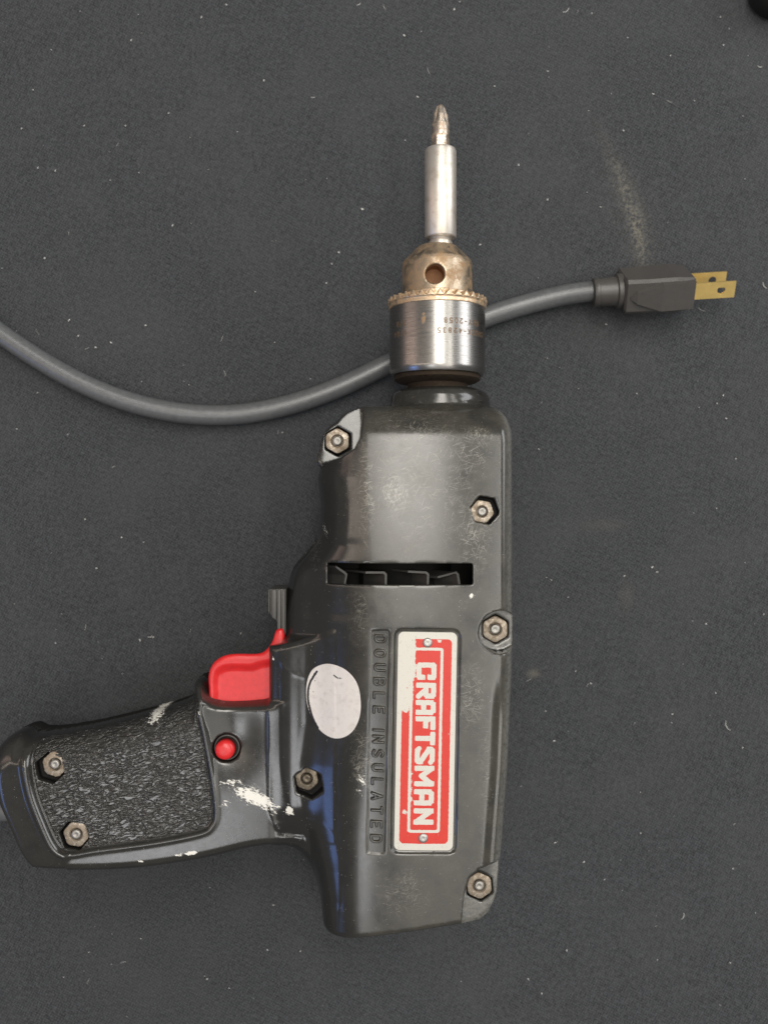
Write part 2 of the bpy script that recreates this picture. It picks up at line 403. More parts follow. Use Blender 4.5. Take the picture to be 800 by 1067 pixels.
def mat_cloth():
    n = NT('black felted table cloth')
    a = n.noise(0.95, 4, 0.8); b = n.noise(0.022, 5, 0.62); fib = n.noise(1.0, 3, 0.6, vec=n.mapv(scale=(2.6, 0.8, 1), rot=(0, 0, R(12))))
    v1 = n.mapv(scale=(1, 1, 1), rot=(0, 0, R(28)))
    wv = n.t.nodes.new('ShaderNodeTexWave'); n.lk(v1, wv.inputs['Vector']); wv.inputs['Scale'].default_value = 0.30
    wv.inputs['Distortion'].default_value = 2.0; wv.inputs['Detail'].default_value = 2; wv.inputs['Detail Scale'].default_value = 1.5
    wv2 = n.t.nodes.new('ShaderNodeTexWave'); wv2.bands_direction = 'Y'; n.lk(v1, wv2.inputs['Vector']); wv2.inputs['Scale'].default_value = 0.30
    wv2.inputs['Distortion'].default_value = 2.0; wv2.inputs['Detail'].default_value = 2
    weave = n.math('MULTIPLY', wv.outputs['Fac'], wv2.outputs['Fac'])
    t = n.math('ADD', n.math('MULTIPLY', a, 0.45), n.math('ADD', n.math('MULTIPLY', fib, 0.42), n.math('MULTIPLY', weave, 0.13)))
    c = n.mix(n.ramp(t, 0.27, 0.68), (0.012, 0.0128, 0.0139), (0.070, 0.0738, 0.0794))
    c = n.mix(n.ramp(b, 0.40, 0.68, 0, 0.30), c, (0.060, 0.0615, 0.0635))
    # pale chalky smear and faint dusty spots
    X, Y, Z = n.xyz()
    x0, y0 = mmx(661, 0), mmy(226, 0)
    u = n.math('SUBTRACT', X, x0); v = n.math('SUBTRACT', Y, y0)
    lin = n.math('ADD', u, n.math('ADD', n.math('MULTIPLY', v, 0.26), n.math('MULTIPLY', n.math('MULTIPLY', v, v), 0.0042)))
    g = n.math('POWER', 2.718, n.math('MULTIPLY', n.math('MULTIPLY', lin, lin), -0.10))
    e = n.math('POWER', 2.718, n.math('MULTIPLY', n.math('MULTIPLY', v, v), -0.0016))
    e2 = n.math('POWER', 2.718, n.math('MULTIPLY', n.math('MULTIPLY', lin, lin), -0.012))
    sm = n.math('ADD', n.math('MULTIPLY', n.math('MULTIPLY', g, e), 0.42), n.math('MULTIPLY', n.math('MULTIPLY', e2, e), 0.08))
    sm = n.math('MULTIPLY', sm, n.ramp(n.noise(0.9, 4, 0.7), 0.35, 0.75))
    c = n.mix(sm, c, (0.34, 0.31, 0.24))
    for (px, py, rx, ry, k) in ((556, 702, 2.5, 1.7, 0.22), (652, 620, 3, 6, 0.06), (630, 547, 9, 2.5, 0.05)):
        uu = n.math('DIVIDE', n.math('SUBTRACT', X, mmx(px, 0)), rx); vv = n.math('DIVIDE', n.math('SUBTRACT', Y, mmy(py, 0)), ry)
        q = n.math('POWER', 2.718, n.math('MULTIPLY', n.math('ADD', n.math('MULTIPLY', uu, uu), n.math('MULTIPLY', vv, vv)), -1.0))
        c = n.mix(n.math('MULTIPLY', q, k), c, (0.30, 0.27, 0.21))
    return n.set(c, 0.9, 0, n.bump(t, 0.35, 0.8), spec=0.25, **{'Sheen Weight': 0.12, 'Sheen Roughness': 0.5})
M_cloth = mat_cloth()
M_lint = mat_plain('white lint', (0.50, 0.49, 0.46), 0.8)

# ------------------------------------------------------------------ the cloth
nx = 90; gx = np.linspace(-420, 420, nx); gy = np.linspace(-480, 480, nx)
GX, GY = np.meshgrid(gx, gy, indexing='ij')
GZ = 0.9*(value_noise(GX, GY, 95, 3)-1.0)
V = np.stack([GX, GY, GZ], -1).reshape(-1, 3)
ii, jj = np.meshgrid(np.arange(nx-1), np.arange(nx-1), indexing='ij'); q = (ii*nx+jj).ravel()
cloth = mesh_np('table_cloth', V, np.stack([q, q+nx, q+nx+1, q+1], 1), M_cloth)
cloth['kind'] = 'structure'

# ------------------------------------------------------------------ stroke lettering
def arc(cx, cy, rx, ry, a0, a1, n=10):
    return [(cx+rx*math.cos(R(a0+(a1-a0)*i/n)), cy+ry*math.sin(R(a0+(a1-a0)*i/n))) for i in range(n+1)]
G = {
 'C': [[(0.6, 0.78)]+arc(0.3, 0.7, 0.3, 0.3, 20, 180, 8)+arc(0.3, 0.3, 0.3, 0.3, 180, 340, 8)],
 'R': [[(0, 0), (0, 1), (0.35, 1)]+arc(0.35, 0.75, 0.25, 0.25, 90, -90, 8)+[(0, 0.5)], [(0.3, 0.5), (0.62, 0)]],
 'A': [[(0, 0), (0.3, 1), (0.6, 0)], [(0.1, 0.33), (0.5, 0.33)]],
 'a': [[(0, 0), (0, 0.7)]+arc(0.3, 0.7, 0.3, 0.3, 180, 0, 8)+[(0.6, 0)], [(0, 0.38), (0.6, 0.38)]],
 'F': [[(0, 0), (0, 1), (0.55, 1)], [(0, 0.52), (0.45, 0.52)]],
 'T': [[(0, 1), (0.6, 1)], [(0.3, 1), (0.3, 0)]],
 'S': [[(0.58, 0.86), (0.42, 1.0), (0.18, 1.0), (0.02, 0.86), (0.04, 0.66), (0.3, 0.5), (0.56, 0.34), (0.58, 0.14), (0.42, 0), (0.18, 0), (0.0, 0.14)]],
 'M': [[(0, 0), (0, 1), (0.38, 0.3), (0.76, 1), (0.76, 0)]],
 'N': [[(0, 0), (0, 1), (0.6, 0), (0.6, 1)]],
 'D': [[(0, 0), (0, 1), (0.25, 1)]+arc(0.25, 0.65, 0.35, 0.35, 90, 0, 6)+arc(0.25, 0.35, 0.35, 0.35, 0, -90, 6)+[(0, 0)]],
 'O': [arc(0.3, 0.68, 0.3, 0.32, 0, 180, 8)+arc(0.3, 0.32, 0.3, 0.32, 180, 360, 8)+[(0.6, 0.68)]],
 'U': [[(0, 1), (0, 0.3)]+arc(0.3, 0.3, 0.3, 0.3, 180, 360, 8)+[(0.6, 1)]],
 'B': [[(0, 0), (0, 1), (0.32, 1)]+arc(0.32, 0.76, 0.24, 0.24, 90, -90, 7)+[(0, 0.52)], [(0.3, 0.52)]+arc(0.32, 0.26, 0.28, 0.26, 90, -90, 7)+[(0, 0)]],
 'L': [[(0, 1), (0, 0), (0.52, 0)]],
 'E': [[(0.55, 1), (0, 1), (0, 0), (0.55, 0)], [(0, 0.52), (0.45, 0.52)]],
 'I': [[(0.1, 0), (0.1, 1)]],
 'K': [[(0, 0), (0, 1)], [(0.55, 1), (0, 0.42)], [(0.2, 0.6), (0.58, 0)]],
 'Y': [[(0, 1), (0.3, 0.5), (0.6, 1)], [(0.3, 0.5), (0.3, 0)]],
 'H': [[(0, 0), (0, 1)], [(0.6, 0), (0.6, 1)], [(0, 0.5), (0.6, 0.5)]],
 '0': [arc(0.28, 0.5, 0.28, 0.5, 0, 360, 16)],
 '1': [[(0.1, 0.8), (0.3, 1), (0.3, 0)]],
 '2': [[(0.02, 0.78)]+arc(0.28, 0.72, 0.27, 0.28, 160, -30, 8)+[(0, 0), (0.56, 0)]],
 '3': [arc(0.27, 0.75, 0.25, 0.25, 150, -90, 8)+arc(0.27, 0.25, 0.28, 0.25, 90, -150, 8)],
 '4': [[(0.42, 0), (0.42, 1), (0, 0.3), (0.58, 0.3)]],
 '5': [[(0.52, 1), (0.08, 1), (0.04, 0.56)]+arc(0.27, 0.32, 0.29, 0.32, 110, -150, 10)],
 '6': [[(0.5, 0.92), (0.25, 0.98), (0.05, 0.7), (0, 0.35)], arc(0.28, 0.3, 0.28, 0.3, 0, 360, 12)],
 '8': [arc(0.28, 0.75, 0.24, 0.25, 0, 360, 12), arc(0.28, 0.26, 0.28, 0.26, 0, 360, 12)],
 '-': [[(0.1, 0.48), (0.5, 0.48)]],
 '/': [[(0.0, 0), (0.55, 1)]],
}
GP = dict(G)                               # heavier squared capitals of the name plate
GP.update({
 'C': [[(0.6, 0.74), (0.6, 0.94), (0.52, 1), (0.08, 1), (0, 0.92), (0, 0.08), (0.08, 0), (0.52, 0), (0.6, 0.06), (0.6, 0.26)]],
 'R': [[(0, 0), (0, 1), (0.5, 1), (0.6, 0.9), (0.6, 0.6), (0.5, 0.5), (0, 0.5)], [(0.22, 0.5), (0.62, 0)]],
 'a': [[(0, 0), (0, 0.85), (0.12, 1), (0.48, 1), (0.6, 0.85), (0.6, 0)], [(0, 0.36), (0.6, 0.36)]],
 'S': [[(0.62, 0.9), (0.5, 1.0), (0.08, 1.0), (0, 0.9), (0, 0.78), (0.6, 0.22), (0.6, 0.1), (0.52, 0), (0.1, 0), (-0.02, 0.1)]],
})
WID = {'M': 0.76, 'I': 0.2}
def square_dist(X, Y, pts):
    d = np.full(X.shape, 1e9)
    for a, b in zip(pts[:-1], pts[1:]):
        if abs(a[0]-b[0]) < 1e-6 or abs(a[1]-b[1]) < 1e-6:
            qx = np.abs(X-(a[0]+b[0])/2)-abs(a[0]-b[0])/2; qy = np.abs(Y-(a[1]+b[1])/2)-abs(a[1]-b[1])/2
            m = np.maximum(np.maximum(qx, qy), 0)
            d = np.minimum(d, 0.75*m+0.25*np.hypot(np.maximum(qx, 0), np.maximum(qy, 0)))
        else: d = np.minimum(d, line_dist(X, Y, [a, b]))
    return d

def text_dist(U, V, text, height, pitch, stroke, starts=None, glyphs=G, dist=line_dist):
    """signed distance (mm) to stroked text; U along the writing, V upward, both mm"""
    d = np.full(U.shape, 1e3); u = 0.0
    for k, ch in enumerate(text):
        u0 = starts[k][0] if starts else u
        ws = starts[k][1] if starts else 1.0
        if ch in G:
            m = (U > u0-height*0.4) & (U < u0+height*1.3*ws)
            if m.any():
                um, vm = U[m], V[m]; dd = d[m]
                for st in glyphs[ch]: dd = np.minimum(dd, dist(um, vm, [(u0+a*height*ws, b*height) for a, b in st]))
                d[m] = dd
        u += (0.42 if ch in 'I' else 1.0)*pitch*(1.2 if ch == 'M' else 1.0) if ch != ' ' else 0.75*pitch
    return d-stroke

# ------------------------------------------------------------------ power drill : housing shape
Z0 = 33.0
drill = thing('power_drill', 'worn black corded power drill lying on its side on the black cloth', 'power drill')

NUTS = [  # px, py, surface z, apothem, rot, pocket px, pocket py, pocket apothem, dirty
    (351.5, 459.5, 49.0, 4.15, 0.0, 352, 460, 4.75, 0),
    (502.0, 533.0, 59.5, 3.75, 20, 505, 531.5, 4.6, 0),
    (515.5, 655.5, 53.0, 4.35, 0.0, 516, 655.5, 4.75, 0),
    (499.0, 922.5, 50.0, 4.35, 5, 499.5, 924, 4.85, 0),
    (319.5, 812.0, 51.0, 3.9, 10, 322, 816, 4.9, 1),
    (57.5, 796.5, 51.0, 4.2, 12, 52, 801, 5.0, 0),
    (79.5, 869.5, 51.0, 4.25, 20, 77.5, 871, 4.9, 0),
]
PLATE_A, PLATE_B = (445.5, 658.5), (441.0, 886.0)      # top and bottom middle of the name plate in the photo
ZPL = 64.0
pa = np.array(P(*PLATE_A, ZPL)[:2]); pb = np.array(P(*PLATE_B, ZPL)[:2])
p_dir = (pb-pa)/np.linalg.norm(pb-pa); p_right = np.array([-p_dir[1], p_dir[0]]); PL_L = float(np.linalg.norm(pb-pa)); PL_W = 20.6
la = np.array(P(396.5, 656.5, ZPL)[:2]); lb = np.array(P(391.5, 889.0, ZPL)[:2])
l_dir = (lb-la)/np.linalg.norm(lb-la); l_right = np.array([-l_dir[1], l_dir[0]]); LB_L = float(np.linalg.norm(lb-la)); LB_W = 6.0
def local(X, Y, o, d, r): return (X-o[0])*d[0]+(Y-o[1])*d[1], (X-o[0])*r[0]+(Y-o[1])*r[1]

H_POLY = poly(catmull([(345, 716), (300, 720), (278, 722), (256, 723.5), (236, 723), (224, 717), (215, 705), (206, 708), (200, 726), (150, 742), (90, 756), (44, 762), (30, 757), (12, 766), (-2, 784), (-3, 804), (5, 824), (15, 845), (22, 861), (29, 877), (40, 892), (54, 897), (140, 896), (215, 886), (268, 874), (300, 872), (345, 880)], 5), 36)
PANEL = poly(catmull([(202, 727), (206, 745), (212, 770), (219, 810), (223, 845), (219, 860), (206, 867), (160, 876), (100, 884), (72, 888), (60, 880), (48, 855), (37, 825), (32, 795), (34, 770), (40, 757), (100, 744), (150, 732)], 5), 52)
RIDGE = poly(catmull([(33, 760), (27, 772), (26, 796), (32, 828), (44, 860), (56, 884), (68, 892)], 4, False), 52)
LOBE = poly(catmull([(384, 431), (368, 433), (350, 441), (339, 451), (334, 466), (332, 485), (350, 490), (384, 485)], 4), 45)
SCAL1 = poly([(320, 420), (377, 420), (378, 440), (377, 455), (371, 468), (356, 477), (320, 488)], 56)
BOSS4 = poly([(478, 900), (517, 899), (514, 938), (509, 951), (500, 959), (478, 964)], 50)
SCAL4 = poly([(479, 985), (481, 950), (483, 930), (489, 912), (498, 904), (516, 899), (545, 898), (545, 995), (478, 995)], 61)
COLM = poly([(279.5, 674), (318, 664), (350, 655), (350, 868), (300, 870), (288, 860), (280, 835)], 50)
FLANK = poly(catmull([(340, 555), (326, 572), (308, 592), (301, 616), (299, 650), (299, 690), (350, 690), (352, 555)], 4), 36)
FILLET = poly(catmull([(290, 850), (285, 876), (303, 880), (318, 894), (328, 914), (334, 940), (338, 962), (352, 962), (352, 850)], 4), 40)

def housing_fields(xs, ys):
    X, Y = np.meshgrid(xs.astype(float), ys.astype(float), indexing='ij')
    py33 = 533.5-Y*FOC/(CAM_H-Z0); py62 = 533.5-Y*FOC/(CAM_H-62)
    xL = (np.interp(py33, [425, 440, 460, 480, 500, 525, 545, 565, 590, 640, 700, 780, 815, 850, 880, 910, 960], [366, 352, 342, 336, 332, 335, 334, 331, 312, 301, 299, 300, 305, 318, 328, 335, 339.5])-400)*(CAM_H-Z0)/FOC
    xC = (np.interp(py62, [440, 500, 560, 600, 660, 700, 760, 820, 960], [384, 385, 386, 390, 394, 396, 397, 398, 398])-400)*(CAM_H-62)/FOC
    xR = np.interp(py33, [425, 440, 455, 680, 780, 900, 955], [42.5, 45, 46.5, 46.5, 45.0, 41.6, 39.8])
    yT, yB = 38.8, -152.4+0.14*np.maximum(X+14, 0)-0.06*np.maximum(X-26, 0)
    xL = np.minimum(xL, xC-1.0)
    pL = np.interp(py62, [440, 560, 640, 760, 840, 900, 950], [2.2, 2.1, 1.75, 1.75, 2.2, 2.9, 3.4])
    eL = SE((X-xL)/np.maximum(xC-xL, 2.0), pL)
    eR = 0.55+0.45*SE((xR-X)/5.5, 2.1)
    eT = 0.52+0.48*SE((yT-Y)/14.0, 1.75)
    eB = 0.55+0.45*SE((Y-yB)/3.6, 2.2)
    crown = 3.4*((X-8.0)/38.0)**2 + 0.8*sstep(-40, -150, Y)
    hM = (32.3-crown)*(0.12+0.88*eL)*eR*eT*eB
    # gentle groove before the right hand rim
    hM -= 0.9*np.exp(-((xR-X-5.2)/1.5)**2)*sstep(-55, -75, Y)
    d2 = smax(smax(xL-X, X-xR, 4.0), smax(Y-yT, yB-Y, 2.0), 9.0)
    comps = [(hM, d2)]
    d = poly_sdf(X, Y, LOBE); comps.append((np.full_like(X, 16.0)-0.35*np.exp(np.clip(d, -50, 4)/0.6), d))
    d = np.maximum(np.hypot(X-mmx(517, 53), Y-mmy(655.5, 53))-7.4, X-46.5); comps.append((np.full_like(X, 20.0)-0.35*np.exp(np.clip(d, -50, 4)/0.6), d))
    d = poly_sdf(X, Y, BOSS4); comps.append((np.full_like(X, 17.0)-0.4*np.exp(np.clip(d, -50, 4)/0.6), d))
    dC = poly_sdf(X, Y, COLM); e = SE((X-mmx(279.5, 50))/13.0, 1.9)
    hC = (16.0+5.2*e)*(0.88+0.12*SE(-dC/2.0, 2))*(0.62+0.38*SE((Y-mmy(872, 50))/13.0, 1.8))-0.008*np.maximum(X-mmx(303, 50), 0)**2
    dF = poly_sdf(X, Y, FILLET); hF = 3.0+15*SE(-dF/8.0, 2.0)-0.03*np.maximum(X-mmx(322, 50), 0)**2
    hU = smax(hM, hC-5.0*np.maximum(dC, 0), 5.0); hU = smax(hU, hF-4.0*np.maximum(dF, 0), 4.0)
    comps[0] = (hU, d2)
    comps.append((hU, dC))
    d = poly_sdf(X, Y, FLANK); comps.append((4+13*SE(-d/10.0, 2.0), d))
    comps.append((hU, dF))
    d = poly_sdf(X, Y, H_POLY)
    ptop = np.interp(X, [mmx(p, 45) for p in (0, 200)], [mmy(p, 45) for p in (762, 726)])
    rr = 5.0+6.5*sstep(-30, -4, Y-ptop)
    rr = rr+(3.5-rr)*sstep(mmx(202, 45), mmx(214, 45), X)*sstep(-8, 0, Y-mmy(735, 45)+4)
    hH = 6.0+13.6*SE(-d/rr, 2.1)
    ridge = line_dist(X, Y, RIDGE)
    left = X < np.interp(-Y, [-a[1] for a in RIDGE], [a[0] for a in RIDGE])
    hH = hH+1.3*np.exp(-(ridge/1.3)**2)*sstep(0.5, 3, -d) - np.where(left, 0.16*ridge, 0)
    dp = poly_sdf(X, Y, PANEL)
    hH_plain = hH.copy()
    hH = hH+0.35*np.exp(-((dp-1.0)/0.7)**2)-1.0*sstep(0.35, -0.35, dp)
    # dished flat under the trigger
    cx, cy = mmx(246, 52), mmy(765, 52)
    hH = hH-2.0*np.exp(-(((X-cx)/10)**2+((Y-cy)/13)**2))*sstep(0, 3, dp)
    hH = hH-0.07*np.maximum(X-mmx(281, 50), 0)**2
    comps.append((hH, d))
    # plate pocket and lettering band are recesses in the top face
    u, v = local(X, Y, pa, p_dir, p_right)
    rec = 0.85*sstep(0.25, -0.25, rbox_sdf(u, v, PL_L/2, 0, PL_L/2+1.0, PL_W/2+1.1, 2.6))
    u, v = local(X, Y, la, l_dir, l_right)
    rec = rec+0.45*sstep(0.25, -0.25, rbox_sdf(u, v, LB_L/2, 0, LB_L/2, LB_W/2, 0.5))
    return X, Y, comps, rec, hH_plain, dp

def housing_sdf(xs, ys, zs, top=True):
    X, Y, comps, rec, _, _ = housing_fields(xs, ys)
    Zr = np.abs(zs-Z0)[None, None, :].astype(np.float32)
    f = None
    kk = [0, 0.8, 0.8, 0.8, 0.6, 5.0, 0.6, 3.0]
    for (h, d), k in zip(comps, kk):
        gx_, gy_ = np.gradient(h, xs[1]-xs[0], ys[1]-ys[0])
        g = 1/np.sqrt(1+np.clip(gx_**2+gy_**2, 0, 9))
        if f is None and top: h = h-rec
        fi = np.maximum((Zr-h[..., None].astype(np.float32))*g[..., None].astype(np.float32), d[..., None].astype(np.float32))
        f = fi if f is None else smin(f, fi, k).astype(np.float32)
    # round nose collar
    xc = CH_X+1.0
    rr = np.sqrt((xs[:, None]-xc)**2+(zs[None, :]-Z0)**2)[:, None, :]
    yy = ys[None, :, None]
    prof = np.interp(ys, [20, 38, 43.0, 44.8, 46.0, 46.8], [20.2, 19.4, 18.8, 18.0, 16.2, 13.5])[None, :, None]
    fc = np.maximum(np.maximum((rr-prof)*0.8, yy-46.5), 12.0-yy)
    f = smin(f, fc.astype(np.float32), 3.0).astype(np.float32)
    if top:
        zz = zs[None, None, :]
        def cut(d2, zf, zt=None, shell=None):
            c = np.maximum(d2[..., None].astype(np.float32), zf-zz)
            if zt is not None: c = np.maximum(c, zz-zt)
            if shell: c = np.maximum(c, f+shell)
            np.maximum(f, -c, out=f)
        cut(poly_sdf(X, Y, SCAL1), 49.0)
        cut(np.hypot(X-mmx(518, 53), Y-mmy(655.5, 53))-7.6, 53.0)
        cut(poly_sdf(X, Y, SCAL4), 50.0)
        return X, Y, f, cut
    return f

CH_X = mmx(457.5, 46)            # chuck axis
HV = 0.42
xs, ys, zs = grid(-151, 49.5, -154.5, 48.5, Z0-0.9, 67, HV)
X, Y, f, cut = housing_sdf(xs, ys, zs)

# exact top surface before pockets, for laying plate, sticker, nuts
def top_map(f):
    ins = f < 0
    k = ins.shape[2]-1-np.argmax(ins[:, :, ::-1], axis=2)
    k = np.clip(k, 0, ins.shape[2]-2)
    I, J = np.meshgrid(np.arange(f.shape[0]), np.arange(f.shape[1]), indexing='ij')
    a, b = f[I, J, k], f[I, J, k+1]
    z = zs[k]+HV*a/np.where(a == b, 1, a-b)
    return np.where(ins.any(axis=2), z, Z0)
ZT = top_map(f)
def zt(x, y):
    u = np.clip((np.asarray(x, float)-xs[0])/HV, 0, len(xs)-2.001); v = np.clip((np.asarray(y, float)-ys[0])/HV, 0, len(ys)-2.001)
    i, j = u.astype(int), v.astype(int); a, b = u-i, v-j
    return (ZT[i, j]*(1-a)+ZT[i+1, j]*a)*(1-b)+(ZT[i, j+1]*(1-a)+ZT[i+1, j+1]*a)*b

nut_info = []
for (px, py, zsf, ap, rot, qx, qy, qap, dirty) in NUTS:
    x, y = mmx(px, zsf), mmy(py, zsf); zloc = float(zt(x, y))
    floor = zloc-4.6
    qx, qy = mmx(qx, zloc), mmy(qy, zloc)
    cut(hex_sdf(X, Y, qx, qy, qap, R(rot)), floor)
    x, y = mmx(px, zloc-0.6), mmy(py, zloc-0.6)
    nut_info.append((x, y, floor, zloc, ap, rot, dirty))
# lock button well
bx_, by_ = mmx(235.8, 52), mmy(780, 52); zb = float(zt(bx_, by_))
cut(np.hypot(X-bx_, Y-by_)-5.1, zb-4.0)
# cooling slot into a hollow interior
sx0, sx1 = mmx(341, 61), mmx(492, 63); sy0, sy1 = mmy(609, 63), mmy(587, 63)
cut(rbox_sdf(X, Y, (sx0+sx1)/2, (sy0+sy1)/2, (sx1-sx0)/2+2.0, 13, 3), 34.5, None, 2.4)
cut(rbox_sdf(X, Y, (sx0+sx1)/2, (sy0+sy1)/2, (sx1-sx0)/2, (sy1-sy0)/2, 0.3), 40.0)
# trigger well
TRW = poly([(214, 700), (285, 660), (285, 730), (240, 728), (222, 722)], 45)
f = np.maximum(f, (Z0-zs)[None, None, :]+0.08)
V, F = surface_nets(f, (xs[0], ys[0], zs[0]), HV); V = relax(V, F, 2)
del f

def blob(x, y, cx, cy, rx, ry, rot=0):
    c, s = math.cos(R(rot)), math.sin(R(rot)); u, v = x-cx, y-cy
    return np.exp(-(((u*c+v*s)/rx)**2+((-u*s+v*c)/ry)**2))
PAINT = [(240, 817, 15, 6, 8, .55), (266, 833, 25, 8, -24, .95), (234, 838, 7, 7, 0, .5), (258, 828, 13, 6, -10, .7), (301.5, 845, 3.6, 5, 0, 1.1), (199, 890.5, 7, 2.4, 6, .9), (186, 892, 5, 1.6, 6, .7),
         (119, 748, 8, 2.4, 8, .9), (157, 750, 10, 7, 40, .8), (150, 746, 8, 4, 0, .6), (488, 618, 2.2, 2.2, 0, 1.0), (377, 805, 5, 8, 20, .55), (375, 815, 5, 6, 0, .45), (206, 745, 2, 10, 0, .45), (146, 899, 4, 1.3, 0, .8), (338, 552, 2, 8, 20, .5), (284, 688, 1.3, 3, 0, .8)]
FLAKE = [(411, 514, 16, 22, 15, .85), (408, 490, 10, 14, 0, .45), (440, 450, 45, 12, 0, .42), (500, 452, 24, 10, -10, .6), (470, 470, 40, 10, 25, .4), (383, 512, 8, 40, 10, .5), (492, 560, 18, 22, 0, .45), (488, 720, 12, 22, 0, .35), (375, 800, 10, 18, 0, .6), (425, 915, 14, 25, 0, .5), (380, 735, 8, 20, 0, .3), (432, 965, 50, 6, 0, .3)]
SCUFF = [(430, 500, 62, 80, 0, .55), (490, 470, 30, 30, 0, .42), (450, 780, 60, 120, 0, .22), (505, 800, 10, 90, 0, .35), (383, 510, 12, 55, 0, .6), (495, 560, 22, 40, 0, .5), (375, 640, 14, 40, 0, .35), (490, 725, 18, 40, 0, .5), (378, 790, 14, 40, 0, .5), (420, 930, 40, 30, 0, .35), (260, 830, 40, 14, 0, .4), (325, 560, 12, 40, 0, .4), (100, 885, 80, 8, 5, .25)]
def field(x, y, L, z=58):
    o = np.zeros(len(x))
    for px, py, rx, ry, rot, k in L:
        s = (CAM_H-z)/FOC
        o = np.maximum(o, k*blob(x, y, mmx(px, z), mmy(py, z), rx*s*1.15, ry*s*1.15, rot))
    return o
def wear_sheen_attrs(V):
    x, y, z = V.T
    onhandle = sstep(mmx(290, 52), mmx(280, 52), x)
    dust = sstep(43, 60, z)*0.60+0.08
    dust *= 0.18+0.82*sstep(mmx(352, 60), mmx(395, 60), x)
    dust = dust*(1-onhandle)+onhandle*0.26*sstep(42, 50, z)
    dust = np.maximum(dust, 0.8*blob(x, y, mmx(430, 62), mmy(500, 62), 22, 30))
    dust = np.maximum(dust, 0.35*blob(x, y, mmx(250, 52), mmy(770, 52), 12, 12))
    open_ = sstep(3.0, 1.2, zt(x, y)-z); dust = dust*open_
    xr = np.interp(533.5-y*FOC/(CAM_H-Z0), [425, 440, 455, 680, 780, 900, 955], [42.5, 45, 46.5, 46.5, 45.0, 41.6, 39.8])
    edge = np.exp(-((x-(xr-1.6))/1.7)**2)*sstep(43, 49, z)+0.9*np.exp(-((y-(-151.6+0.14*np.maximum(x+14, 0)))/0.9)**2)*sstep(50, 57, z)*sstep(36, 30, x)  # right rim and bottom edge: fillet reflection painted pale, with some rub
    boss = np.maximum(np.exp(-((z-50)/0.7)**2)*sstep(-135, -137, y)*sstep(27, 29, x), np.exp(-((z-53)/0.7)**2)*sstep(8.2, 7.4, np.hypot(x-mmx(518, 53), y-mmy(655.5, 53))))  # boss faces: overhead reflection painted in as worn light grey
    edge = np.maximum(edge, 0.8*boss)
    return dict(inside=1-open_, dust=dust, edge=edge, paint=field(x, y, PAINT, 54), flake=field(x, y, FLAKE, 62)*open_, scuff=field(x, y, SCUFF, 62)*open_)
housing = mesh_np('upper_housing', V, F, M_house, drill, attrs=wear_sheen_attrs(V))
print('housing faces', len(F))

xs2, ys2, zs2 = grid(-152, 50, -156, 50, -0.5, Z0+1.2, 1.0)
f2 = housing_sdf(xs2, ys2, zs2, top=False)
f2 = np.maximum(f2, (zs2-Z0)[None, None, :]+0.08)
V, F = surface_nets(f2, (xs2[0], ys2[0], zs2[0]), 1.0)
mesh_np('lower_housing', V, F, M_house, drill, attrs=wear_sheen_attrs(V)); del f2

# ------------------------------------------------------------------ grip panel
xg = np.arange(mmx(24, 52), mmx(228, 52), 0.4); yg = np.arange(mmy(895, 52), mmy(722, 52), 0.4)
Xg, Yg, comps, _, hP, dp = housing_fields(xg, yg)
dH = comps[-1][1]
Zg = Z0+hP-0.55-1.6*sstep(-0.9, -0.1, dp)
keep = (dp < 0.2) & (dH < -0.3)
for (x, y, fl, zl, ap, rot, dirty) in nut_info[5:]: pass
for (px, py, zsf, ap, rot, qx, qy, qap, dirty) in NUTS[5:]:
    zl = 51.5; keep &= hex_sdf(Xg, Yg, mmx(qx, zl), mmy(qy, zl), qap, R(rot)) > 0.0
n0, n1 = Xg.shape; idv = np.arange(n0*n1).reshape(n0, n1)
kf = keep[:-1, :-1] & keep[1:, :-1] & keep[1:, 1:] & keep[:-1, 1:]
Fq = np.stack([idv[:-1, :-1][kf], idv[1:, :-1][kf], idv[1:, 1:][kf], idv[:-1, 1:][kf]], 1)
used = np.unique(Fq); rem = np.full(n0*n1, -1); rem[used] = np.arange(len(used))
Vp = np.stack([Xg, Yg, Zg], -1).reshape(-1, 3)[used]
mesh_np('grip_panel', Vp, rem[Fq], M_grip, drill, attrs=wear_sheen_attrs(Vp))['label'] = 'leather grained black side panel of the handle'

